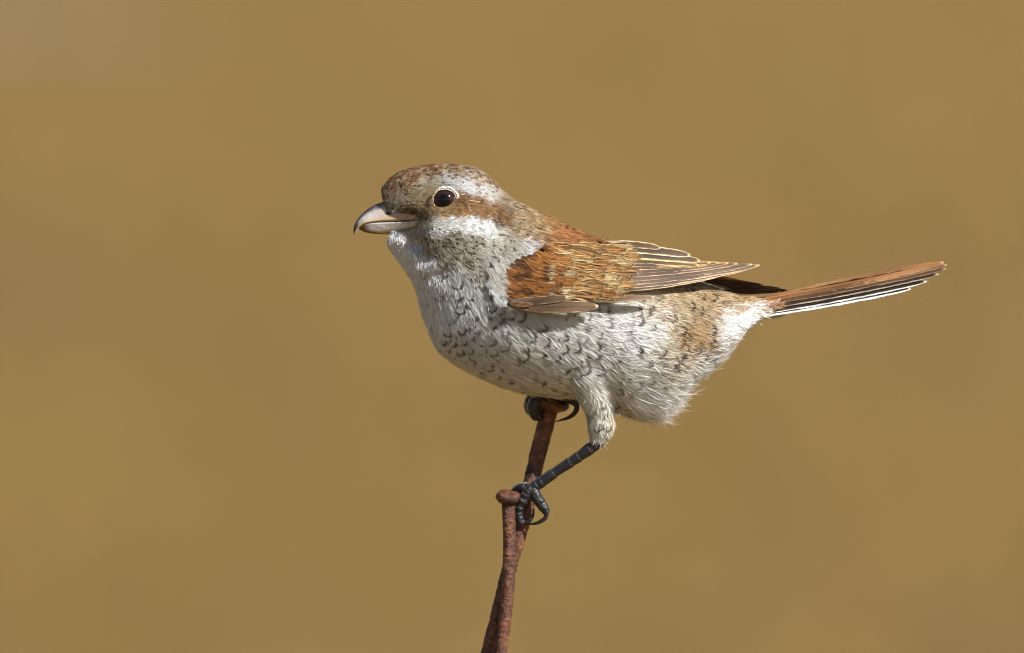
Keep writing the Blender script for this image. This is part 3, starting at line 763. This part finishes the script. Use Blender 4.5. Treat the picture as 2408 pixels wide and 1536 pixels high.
def wing_path(base, tip, bend, off, side):
    b, e = np.array(base, float), np.array(tip, float)
    v = e - b; ln = np.hypot(*v); dr = v / ln; pn = np.array([-dr[1], dr[0]])      # pn points down in the picture (outer vane)
    def f(t, lat, h):
        bow = 4 * bend * t * (1 - t)
        xy = b + dr * (t * ln)[..., None] + pn * (lat + bow)[..., None]
        if side > 0:
            dp = wing_depth(xy) - off + h
            return np.concatenate([xy, dp[..., None]], -1)
        fx = far_xy(xy)
        dp = np.minimum(wing_depth(xy) + 22 * np.clip((xy[..., 0] - 1450) / 300.0, 0, 1), -14) - off + h
        return np.concatenate([fx, -dp[..., None]], -1)
    return f

def cf(center, edge, ew_out=0.62, ew_in=0.8, tipw=0.94, inner=None):
    cc, ee = lin(center), lin(edge)
    ci = lin(inner) if inner is not None else cc
    def f(t, u):
        wv = 0.04 * np.sin(t * 23 + cc[0] * 900) + 0.03 * np.sin(t * 57 + cc[1] * 700)
        k = np.maximum(sst(u + wv, ew_out, ew_out + 0.2), sst(-u + wv, ew_in, ew_in + 0.16)) * (0.82 + 0.18 * np.sin(t * 31 + cc[2] * 500))
        k = np.maximum(k, sst(t, tipw, tipw + 0.03))
        base = mixv(sst(u, -0.25, 0.1), np.broadcast_to(ci, u.shape + (3,)), np.broadcast_to(cc, u.shape + (3,)))
        base = base * (0.86 + 0.2 * np.sin(t * 9 + u * 2))[..., None]
        base = mixv(np.exp(-(u / 0.10) ** 2) * 0.55, base, np.broadcast_to(lin((48, 38, 32)), base.shape))
        return mixv(k, base, np.broadcast_to(ee, base.shape))
    return f

FLIGHT = [  # base, tip, half width, bend, colours, kind
 ((1425, 573), (1552, 584), 9, -2, ((96, 74, 54), (212, 190, 152)), 'tertial_feather'),
 ((1425, 584), (1622, 601), 11, -3, ((84, 70, 56), (216, 192, 148)), 'tertial_feather'),
 ((1425, 598), (1645, 614), 11, -3, ((80, 68, 56), (214, 184, 130)), 'tertial_feather'),
 ((1425, 610), (1642, 624), 9, -2, ((86, 70, 54), (220, 184, 124)), 'secondary_feather'),
 ((1428, 621), (1671, 618), 8.5, 2, ((84, 68, 54), (216, 178, 120)), 'secondary_feather'),
 ((1428, 631), (1690, 618), 8.5, 2, ((82, 68, 55), (212, 174, 118)), 'secondary_feather'),
 ((1430, 641), (1712, 619), 8.5, 3, ((84, 70, 57), (208, 170, 118)), 'secondary_feather'),
 ((1435, 650), (1733, 620), 9, 3, ((88, 72, 60), (200, 164, 120)), 'primary_feather'),
 ((1440, 660), (1768, 622), 9, 4, ((94, 77, 64), (200, 166, 124)), 'primary_feather'),
 ((1445, 669), (1785, 624), 9, 4, ((96, 79, 66), (206, 176, 138)), 'primary_feather'),
 ((1450, 677), (1770, 629), 8, 5, ((92, 76, 62), (206, 178, 142)), 'primary_feather'),
 ((1462, 684), (1706, 645), 6.5, 3, ((86, 70, 56), (206, 178, 140)), 'primary_feather'),
]

def wing_shell(name, side):
    """the fleshy fore-wing under the coverts"""
    xs = np.linspace(1188, 1490, 40); rows = []
    for x in xs:
        yt = np.interp(x, [1188, 1240, 1300, 1400, 1490], [640, 596, 578, 576, 584]); yb = np.interp(x, [1188, 1250, 1350, 1490], [706, 716, 712, 690])
        ys = np.linspace(yt, yb, 16)
        rows.append(np.stack([np.full(16, x), ys], 1))
    xy = np.array(rows); d = wing_depth(xy) + 5
    if side < 0: q = far_xy(xy); top = np.concatenate([q, -d[..., None]], -1); bot = np.concatenate([q, -d[..., None] - 14], -1)
    else: top = np.concatenate([xy, d[..., None]], -1); bot = np.concatenate([xy, d[..., None] + 14], -1)
    V = np.concatenate([top, bot[:, ::-1]], 1); n, m = V.shape[:2]
    me = mesh_from(name, U2W(V.reshape(-1, 3), BR), ring_faces(n, m), M_SKIN, cols=np.tile(lin((150, 104, 58)), (n * m, 1)))
    fix_normals(me)
    return obj(name, me, bird)

def wing_normals(xy):
    e = 3.0
    gx = (wing_depth(xy + [e, 0]) - wing_depth(xy - [e, 0])) / (2 * e); gy = (wing_depth(xy + [0, e]) - wing_depth(xy - [0, e])) / (2 * e)
    return norm(np.stack([gx, gy, -np.ones(len(xy))], 1))

def covert_set(name, parent, side, xy, ang, L, W, col, bar, fringe, off, nb, lift=0.10, loose=0.18, seed=0, wid=1.7, stuff=True, tipround=0.42, streak=0.0, bvar=0.28):
    g = np.random.default_rng(seed)
    xy = np.asarray(xy, float); n = wing_normals(xy)
    p = np.concatenate([xy, (wing_depth(xy) - np.interp(xy[:, 0], [1178, 1345], [min(off, 3.0), off]))[:, None]], 1)
    d = np.stack([np.cos(ang), np.sin(ang), 0 * ang], 1)
    if side < 0:
        a = radians(FAR_ANG)
        p[:, :2] = far_xy(xy); p[:, 2] *= -1; n = n * [1, 1, -1]
        d = np.stack([np.cos(ang + a), np.sin(ang + a), 0 * ang], 1)
    k = len(xy)
    offs = np.interp(xy[:, 0], [1178, 1345], [min(off, 3.0), off])[:, None, None]
    proj = (lambda q, r, h: wing_depth(q) - offs - h) if side > 0 else None
    o = obj(name, feather_mesh(name, p, d, n, L, W, np.clip(col, 0, 1), bar, np.full(k, loose), np.full(k, lift) * np.abs(g.normal(1, 0.2, k)), nb, fringe=fringe, wid=wid, seed=seed, spread=0.5, tipround=tipround, dark_root=0.8, bvar=bvar, gate=1.0 if stuff else 0.0, streak=streak, proj=proj, loop=not stuff), parent)
    if stuff: o['kind'] = 'stuff'
    return o

def inside_cov(x, y):
    yt = np.interp(x, [1180, 1200, 1240, 1300, 1400, 1480], [655, 622, 592, 576, 576, 580]); yb = np.interp(x, [1180, 1250, 1350, 1480], [704, 710, 704, 688])
    return (y > yt) & (y < yb) & (x > 1182)

for side in (1, -1):
    g = np.random.default_rng(100)
    wing = wing_shell('wing', side)
    wing['label'] = 'folded rusty brown wing with pale edged coverts' if side > 0 else 'folded wing on the far flank with drooping tip coloured dark as if shaded'
    nF = len(FLIGHT)
    for i, (b, e, W_, bend, (cc, ce), kind) in enumerate(FLIGHT):
        ter = kind == 'tertial_feather'
        f = wing_path(b, e, bend, (nF - i) * 0.8 + 2, side)
        colr = cf(cc, ce, 0.52 if ter else 0.62, 0.70 if ter else 0.86, 0.965, inner=(150, 112, 66) if i < 7 and not ter else None)
        if side < 0 and i > 6: colr = cf((70, 54, 44), (150, 112, 84), 0.8, 0.9, 0.975)  # far primaries painted darker to imitate the near wing's shade
        vane(kind, wing, f, colr, W_, tp=7 if ter else 5, seed=i, asym=0.5)
    # greater coverts, one by one: rufous-buff with a dark loop and a whitish rim
    pal = [lin(c) for c in ((206, 164, 104), (190, 134, 72), (214, 186, 136), (180, 134, 84), (202, 154, 92))]
    for r in range(5):
        for y in np.arange(576 + 7 * (r % 2), 703 - 3 * r, 13.0):
            x = np.interp(y, [570, 605, 640, 690], [1432, 1436, 1426, 1412]) - 33 * r
            ln = 72 + g.normal() * 5
            covert_set('covert_feather', wing, side, np.array([[x + g.normal() * 4, y + g.normal() * 1.5]]), np.array([radians(np.interp(y, [570, 690], [4, -2]) + 2.5 * r + g.normal() * 3)]), np.array([ln]), np.array([15.0]),
                       pal[g.integers(0, 5)][None] * g.normal(1, 0.08), np.array([0.95]), np.array([g.uniform(0.55, 1.0)]), 12.5 + r * 1.7 + (690 - y) * 0.012, 60, lift=0.06, loose=0.05, seed=300 + int(y) + 200 * r, wid=1.35, stuff=False, tipround=0.52, streak=0.72, bvar=0.18)
    # smaller rows, from back to front
    def rows(x0, x1, step, ystep, Ls, colr, barv_, frv, off, a0, a1, jit, seed, name):
        q = []
        gg = np.random.default_rng(seed)
        for k, x in enumerate(np.arange(x1, x0, -step)):
            for y in np.arange(560 + (k % 2) * ystep / 2, 712, ystep): q.append((x + gg.normal() * jit, y + gg.normal() * jit))
        q = np.array(q); q = q[inside_cov(q[:, 0] + Ls * 0.25, q[:, 1]) & inside_cov(np.minimum(q[:, 0] + Ls * 0.9, 1478), q[:, 1])]
        k = len(q); f = np.clip((q[:, 1] - 580) / 120, 0, 1)
        cl = np.array([colr(*p) for p in q]) * gg.normal(1, 0.1, (k, 1))
        covert_set(name, wing, side, q, np.radians(a0 + (a1 - a0) * f + gg.normal(0, 5, k)), Ls * gg.normal(1, 0.1, k), np.full(k, ystep * 0.8), cl, np.clip(barv_ * gg.uniform(0.4, 1.3, k), 0, 1), np.clip(frv * gg.uniform(0, 1.6, k), 0, 1), off, 40, seed=seed, wid=1.25, streak=0.35)
    rust, rust2, pale = lin((164, 110, 58)), lin((104, 72, 46)), lin((212, 190, 146))
    rows(1270, 1316, 16, 11, 36, lambda x, y: (rust, rust2, pale, pale * 0.8, rust * 1.1)[int(x * 37 + y * 91) % 5], 0.8, 0.5, 20, 14, 6, 5, 21, 'median_covert_plumage')
    rows(1172, 1300, 14, 10, 36, lambda x, y: rust if (int(x * 3) + int(y)) % 3 else rust2, 0.85, 0.05, 20, 34, 14, 4, 22, 'lesser_covert_plumage')
    # alula and primary coverts along the lower edge
    AL = [((1380, 709), (1535, 700), 8, -2, (124, 100, 78), (208, 182, 146), 12), ((1192, 716), (1405, 721), 16, 3, (108, 86, 66), (216, 194, 154), 18), ((1196, 709), (1333, 700), 9.5, 3, (94, 74, 58), (216, 190, 146), 22),
          ((1196, 715), (1250, 716), 6, 1, (104, 76, 56), (214, 184, 140), 24), ((1198, 712), (1228, 713), 5, 1, (104, 76, 56), (214, 184, 140), 25)]
    for j, (b, e, W_, bend, cc, ce, off) in enumerate(AL):
        vane('alula_feather', wing, wing_path(b, e, bend, off, side), cf(cc, ce, 0.80, 0.90, 0.965), W_, tp=4.5 if j < 2 else 8, seed=60 + j, asym=0.5, basew=0.25, rag=0.012)

    # pale side feathers of neck and breast lap over the front edge of the folded wing
    gg = np.random.default_rng(31)
    nk = 110
    pl = interp(np.array([(1174, 704), (1162, 668), (1164, 640), (1182, 612), (1218, 590), (1256, 574)], float), nk) + gg.normal(0, 10, (nk, 2))
    cl = plumage_at(pl - [14, 4])[0] * gg.normal(1, 0.08, (nk, 1))
    a_ = np.radians(np.interp(pl[:, 0], [1160, 1270], [55, 24]) + gg.normal(0, 12, nk))
    covert_set('shoulder_plumage', body, side, pl, a_, gg.uniform(16, 38, nk), np.full(nk, 6.0), cl * 0.92, np.where(gg.random(nk) < 0.4, 0.9, 0.0), np.zeros(nk), 5, 22, lift=0.10, loose=0.7, seed=33, wid=1.15)

# --- tail
TAIL = [((1790, 704, -3), (2219, 617, -3), 18, (146, 103, 64), (164, 138, 114)), ((1790, 709, -10), (2226, 623, -10), 15, (120, 84, 52), (160, 132, 108)), ((1790, 716, -17), (2224, 632, -17), 14, (84, 62, 42), (158, 132, 108)),
        ((1790, 726, -24), (2206, 645, -23), 14, (48, 39, 28), (186, 164, 146)), ((1790, 737, -31), (2178, 662, -29), 13, (42, 37, 26), (238, 232, 228)), ((1790, 743, -37), (2140, 680, -34), 12, (58, 50, 38), (244, 242, 238))]
tail_items = [(t, 1) for t in TAIL] + [(t, -1) for t in TAIL[1:]]
for k, ((b, e, W_, cc, ce), sgn) in enumerate(tail_items):
    b, e = np.array(b, float), np.array(e, float); 
    b[2] *= sgn; e[2] *= sgn
    v = e - b; ln = np.linalg.norm(v); dr = v / ln
    s = np.array([0.0, 0.62, -0.78 * sgn]); s -= dr * (s @ dr); s /= np.linalg.norm(s)
    nn = np.cross(dr, s) * sgn; nn = nn if nn[1] > 0 else -nn          # downwards
    def f(t, lat, h, b=b, dr=dr, ln=ln, s=s, nn=nn):
        return b + dr * (t * ln)[..., None] + s * lat[..., None] + nn * (h + 7 * (t - t * t) * 1.0)[..., None]
    first = k == 0
    vane('tail_feather', bird, f, cf(cc, ce, (0.80, 0.80, 0.78, 0.68, 0.60, 0.30)[k if k < 6 else k - 5], 0.9, 0.975), W_, tp=7, seed=80 + k, asym=0.5 if first else 0.6, basew=0.45, thick=1.4, rag=0.06)

# coverts that lap over the root of the tail, above and below
for nm, n_, y0, dz, cl0, l0, l1, dyy, nrm in (('uppertail_plumage', 34, 707, 20, (172, 122, 76), 44, 76, -0.19, (0, -0.8, -0.6)), ('undertail_plumage', 40, 742, 22, (232, 231, 226), 36, 60, -0.22, (0, 0.6, -0.8))):
    gg = np.random.default_rng(12)
    dep = gg.uniform(-1, 1, n_) * dz
    rt = np.stack([gg.uniform(1762, 1806, n_), y0 + (np.abs(dep) * 0.35 if y0 < 720 else -np.abs(dep) * 0.25) + gg.normal(0, 2.5, n_), dep], 1)
    nn_ = norm(np.array(nrm) * np.stack([np.ones(n_), np.ones(n_), -np.sign(dep) * -1.0], 1)); nn_[:, 2] = np.abs(nn_[:, 2]) * np.sign(dep)
    dd = norm(np.stack([np.ones(n_), dyy + gg.normal(0, 0.04, n_), 0.1 * np.sign(dep)], 1))
    o = obj(nm, feather_mesh(nm, rt, dd, nn_, gg.uniform(l0, l1, n_), gg.uniform(8, 13, n_), lin(cl0)[None] * gg.normal(1, 0.12, (n_, 1)), np.zeros(n_), np.full(n_, 0.3), np.full(n_, 0.05), 34, wid=1.3, seed=17, spread=0.5), body)
    o['kind'] = 'stuff'

# --- bill
def loft_bill(name, top, bot, wd, upper):
    n, ns = 60, 28
    A = interp(np.column_stack([top, bot, wd]), n)
    fq = np.concatenate([np.linspace(0, 1, ns // 2), np.linspace(1, 0, ns // 2)[1:-1]])
    sg = np.concatenate([-np.ones(ns // 2), np.ones(ns // 2 - 2)])
    V = []
    for a in A:
        f = fq
        if upper: lat = np.where(f < 0.93, (np.clip(f, 0, .93) / 0.93) ** 0.43, np.sqrt(np.clip(1 - ((f - 0.93) / 0.07) ** 2, 0, 1)))
        else: lat = np.where(f > 0.06, (np.clip(1 - f, 0, .94) / 0.94) ** 0.5, np.sqrt(np.clip(1 - ((0.06 - f) / 0.06) ** 2, 0, 1)))
        V.append(np.stack([a[0] + (a[2] - a[0]) * f, a[1] + (a[3] - a[1]) * f, sg * lat * a[4]], 1))
    V = np.concatenate(V); m = len(fq)
    F = ring_faces(n, m)
    x, y = V[:, 0], V[:, 1]; fr = np.tile(fq, n); t = np.repeat(np.linspace(0, 1, n), m)
    horn, dark, pink, yel, pale = lin((186, 181, 178)), lin((44, 38, 40)), lin((198, 170, 152)), lin((204, 168, 104)), lin((204, 202, 202))
    if upper:
        c = mixv(sst(t, 0.45, 0.8), np.tile(horn, (len(V), 1)), np.tile(pink, (len(V), 1)))
        c = mixv(sst(fr, 0.62, 0.85) * 0.6, c, np.tile(yel, (len(V), 1)))
        c = mixv((1 - sst(fr, 0.06, 0.40)) * (1 - 0.55 * sst(t, 0.45, 0.9)), c, np.tile(dark, (len(V), 1)))
        c = mixv((1 - sst(t, 0.14, 0.40)) * (1 - sst(fr, 0.5, 0.95)), c, np.tile(dark, (len(V), 1)))
        d = np.hypot((x - 914) / 9.5, (y - 502) / 5.5)
        c = mixv(1 - sst(d, 0.7, 1.15), c, np.tile(lin((38, 20, 16)), (len(V), 1)))
        V[:, 2] -= np.sign(V[:, 2]) * 4.0 * (1 - sst(d, 0.3, 1.1))
    else:
        c = mixv(sst(fr, 0.55, 0.95), np.tile(pale, (len(V), 1)), np.tile(yel, (len(V), 1)))
        c = mixv(1 - sst(t, 0.12, 0.42), c, np.tile(lin((84, 62, 46)), (len(V), 1)))
        c = mixv((1 - sst(t, 0.3, 0.75)) * sst(fr, 0.7, 1.0), c, np.tile(lin((64, 48, 40)), (len(V), 1)))
    me = mesh_from(name, U2W(V, BR), F, M_BILL, cols=c)
    fix_normals(me)
    return obj(name, me, bird)

upper = loft_bill('upper_bill', [(831.5, 551), (831.5, 536), (837, 522), (848, 507), (866, 491), (886, 480), (908, 473), (935, 474), (965, 482)],
          [(834.5, 551), (843, 538), (849, 531), (862, 525.5), (886, 522.5), (915, 521.5), (945, 521), (978, 519), (1012, 514)], [1.2, 4.5, 8, 12, 16, 21, 27, 35, 50], True)
lower = loft_bill('lower_bill', [(843, 536.5), (856, 528), (876, 523.5), (905, 522), (940, 521), (972, 519), (1008, 514)],
          [(845, 539.5), (858, 546), (879, 550), (906, 551.5), (940, 548), (975, 547), (1008, 546)], [1.5, 9, 14.5, 20.5, 27.5, 35, 48], False)

# rictal bristles at the gape
bV, bF, off = [], [], 0
g = np.random.default_rng(9)
for sgn in (-1, 1):
    for k in range(16):
        x, y = g.uniform(945, 992), g.uniform(500, 516)
        ln = g.uniform(14, 26); a = radians(g.uniform(95, 150))
        z = sgn * (np.interp(x, [945, 992], [34, 62]))
        v, f, _ = tube([(x, y, z), (x + math.cos(a) * ln * .5, y + math.sin(a) * ln * .45, z + sgn * 5), (x + math.cos(a) * ln, y + math.sin(a) * ln * .8, z + sgn * 6)], [0.55, 0.45, 0.2], n=7, ns=5)
        bV.append(v); bF += [tuple(i + off for i in q) for q in f]; off += len(v)
nd = off
for sgn in (-1, 1):
    for k in range(26):                  # pale filaments that lie forward over the nostril
        x, y = g.uniform(918, 968), 0
        y = np.interp(x, [918, 968], [486, 503]) + g.uniform(-5, 4); ln = g.uniform(9, 19); a = radians(g.uniform(150, 205))
        z = sgn * np.interp(x, [918, 968], [19, 36])
        v, f, _ = tube([(x, y, z), (x + math.cos(a) * ln * .5, y + math.sin(a) * ln * .4, z + sgn * 3), (x + math.cos(a) * ln, y + math.sin(a) * ln * .8 + 2, z + sgn * 2)], [0.7, 0.6, 0.2], n=7, ns=5)
        bV.append(v); bF += [tuple(i + off for i in q) for q in f]; off += len(v)
bV = np.concatenate(bV); bC = np.tile(lin((40, 30, 26)), (len(bV), 1)); bC[nd:] = lin((176, 164, 140))
o = obj('bristles', mesh_from('bristles', U2W(bV, BR), bF, M_LEG, cols=bC), bird); o['kind'] = 'stuff'

# --- eyes
def eye_material():
    m, nt, b = new_mat('eye_iris')
    tc = N(nt, 'ShaderNodeTexCoord'); sx = N(nt, 'ShaderNodeSeparateXYZ'); nt.links.new(tc.outputs['Object'], sx.inputs[0])
    d = math_n(nt, 'SQRT', math_n(nt, 'ADD', math_n(nt, 'POWER', sx.outputs[0], 2.0), math_n(nt, 'POWER', sx.outputs[2], 2.0)))
    c = ramp(nt, math_n(nt, 'DIVIDE', d, 30 * S), [(0.0, (0.002, 0.002, 0.003)), (0.40, (0.002, 0.002, 0.003)), (0.47, (0.024, 0.010, 0.006)), (0.72, (0.030, 0.012, 0.007)), (0.84, (0.004, 0.003, 0.003))])
    nt.links.new(c, b.inputs['Base Color']); b.inputs['Roughness'].default_value = 0.06; b.inputs['Specular IOR Level'].default_value = 0.3
    b.inputs['Coat Weight'].default_value = 0.15; b.inputs['Coat Roughness'].default_value = 0.05
    return m
M_EYE = eye_material()
M_RING = colour_material('eye_ring_skin', 0.6, 0.3, 900, 0.2)
def head_depth(x, y):
    h = bvh.ray_cast(Vector((x, y, -600)), Vector((0, 0, 1)))
    return h[0].z if h[0] is not None else 0.0
ED = head_depth(*EYE)
print('eye surface depth', ED)
for sgn in (1, -1):
    bm = bmesh.new(); bmesh.ops.create_uvsphere(bm, u_segments=48, v_segments=32, radius=30 * S)
    me = bpy.data.meshes.new('eye'); bm.to_mesh(me); bm.free()
    me.polygons.foreach_set('use_smooth', np.ones(len(me.polygons), bool)); me.materials.append(M_EYE)
    for v in me.vertices: v.co.z *= 0.94
    o = obj('eye', me, bird)
    o.location = U2W(np.array((EYE[0], EYE[1], sgn * (ED + 17))), BR)
    V, F, C, off = [], [], [], 0; gr = np.random.default_rng(4)
    for k in range(46):
        for row in (0, 1):
            a = 2 * math.pi * (k + 0.5 * row) / 46
            ux, uy = math.cos(a), math.sin(a)                       # uy down in the picture
            white = max(0.0, 0.75 * ux - 0.75 * uy + 0.15)          # the upper rear rim is broad and white
            r = 27.0 + gr.normal() * 0.5 + row * (2.6 + 2.4 * min(1, white))
            br = (1.4 + (1.9 * min(1, white) if row else 0.4)) * gr.uniform(0.75, 1.2)
            x, y = EYE[0] + ux * r * 1.02, EYE[1] + uy * r * 0.95
            z = ED - 3.5 + row * 1.2
            bm = bmesh.new(); bmesh.ops.create_icosphere(bm, subdivisions=1, radius=br)
            P = np.array([v.co[:] for v in bm.verts]); f = [[v.index for v in q.verts] for q in bm.faces]; bm.free()
            V.append(P * [1, 1, 0.9] + [x, y, z]); F += [tuple(i + off for i in q) for q in f]; off += len(P)
            cl = lin((196, 158, 106)) * (1 - min(1, white + 0.35)) + lin((232, 230, 216)) * min(1, white + 0.35)
            if row and white < 0.1: cl = lin((150, 108, 62)) * 0.6 + cl * 0.4
            C.append(np.tile(cl * gr.uniform(0.75, 1.05), (len(P), 1)))
    V = np.concatenate(V); V[:, 2] *= sgn
    me = mesh_from('eye_ring', U2W(V, BR), F, M_RING, cols=np.concatenate(C)); fix_normals(me)
    obj('eye_ring', me, bird)

# --- legs and feet
def limb(name, parent, path, rad, colr, scute=0, n=60, ns=18, colr2=None, seed=0, wob=0.0, flat=1.0):
    V, F, t = tube(path, rad, n=n, ns=ns, scute=scute, seed=seed, wob=wob, flat=flat)
    c = np.tile(lin(colr), (len(V), 1))
    if scute:
        tq = t * scute; ph = (tq + 0.3 * np.sin(tq * 1.9 + seed)) % 1.0
        c = mixv(np.exp(-((ph - 0.0) / 0.07) ** 2) * 0.12, c, np.tile(lin((110, 112, 114)), (len(V), 1)))
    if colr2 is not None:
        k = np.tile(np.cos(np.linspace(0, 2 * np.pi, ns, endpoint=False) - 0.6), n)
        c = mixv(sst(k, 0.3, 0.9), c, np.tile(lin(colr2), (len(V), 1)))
    me = mesh_from(name, U2W(V, BR), F, M_LEG, cols=c); fix_normals(me)
    return obj(name, me, parent)
SL, SL2, CL = (38, 38, 42), (84, 79, 72), (36, 31, 29)
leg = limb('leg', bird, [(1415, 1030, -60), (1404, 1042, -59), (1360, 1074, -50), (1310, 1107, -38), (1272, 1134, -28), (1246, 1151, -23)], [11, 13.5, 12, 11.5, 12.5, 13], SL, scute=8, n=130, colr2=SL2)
leg['label'] = 'slate grey scaled leg reaching down to the nail'
def toe(parent, path, rad, sc, seed):
    rad = [r * (1.16 if seed < 4 else 1.06) for r in rad]
    return limb('toe', parent, path, rad, SL, scute=sc, n=70, colr2=(138, 130, 114), seed=seed, wob=0.05)
def claw(parent, path, rad): return limb('claw', parent, path, rad, CL, n=40, ns=14)
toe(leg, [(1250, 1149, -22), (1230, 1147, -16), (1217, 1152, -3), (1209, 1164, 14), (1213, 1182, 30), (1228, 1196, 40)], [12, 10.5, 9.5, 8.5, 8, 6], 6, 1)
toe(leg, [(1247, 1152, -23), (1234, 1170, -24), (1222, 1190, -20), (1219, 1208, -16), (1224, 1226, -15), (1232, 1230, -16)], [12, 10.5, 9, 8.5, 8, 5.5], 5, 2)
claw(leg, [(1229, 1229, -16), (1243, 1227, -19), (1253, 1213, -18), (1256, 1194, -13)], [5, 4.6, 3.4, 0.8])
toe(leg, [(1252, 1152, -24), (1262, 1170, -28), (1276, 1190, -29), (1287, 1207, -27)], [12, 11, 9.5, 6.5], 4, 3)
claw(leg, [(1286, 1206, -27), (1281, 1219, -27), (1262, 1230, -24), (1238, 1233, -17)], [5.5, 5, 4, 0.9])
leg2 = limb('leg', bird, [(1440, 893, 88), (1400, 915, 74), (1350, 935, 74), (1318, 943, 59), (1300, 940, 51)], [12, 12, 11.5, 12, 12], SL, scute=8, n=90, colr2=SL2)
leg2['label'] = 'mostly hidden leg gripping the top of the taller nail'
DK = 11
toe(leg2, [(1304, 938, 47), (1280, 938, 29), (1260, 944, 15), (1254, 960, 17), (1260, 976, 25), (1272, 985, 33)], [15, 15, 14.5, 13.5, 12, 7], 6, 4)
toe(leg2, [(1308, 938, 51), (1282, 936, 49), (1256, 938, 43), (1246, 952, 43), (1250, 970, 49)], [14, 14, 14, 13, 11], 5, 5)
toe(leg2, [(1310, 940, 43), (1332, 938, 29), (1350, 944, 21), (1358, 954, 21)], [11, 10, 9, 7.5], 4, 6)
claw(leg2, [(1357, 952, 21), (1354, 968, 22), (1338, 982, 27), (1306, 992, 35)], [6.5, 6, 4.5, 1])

print('plumage triangles', TRIS)
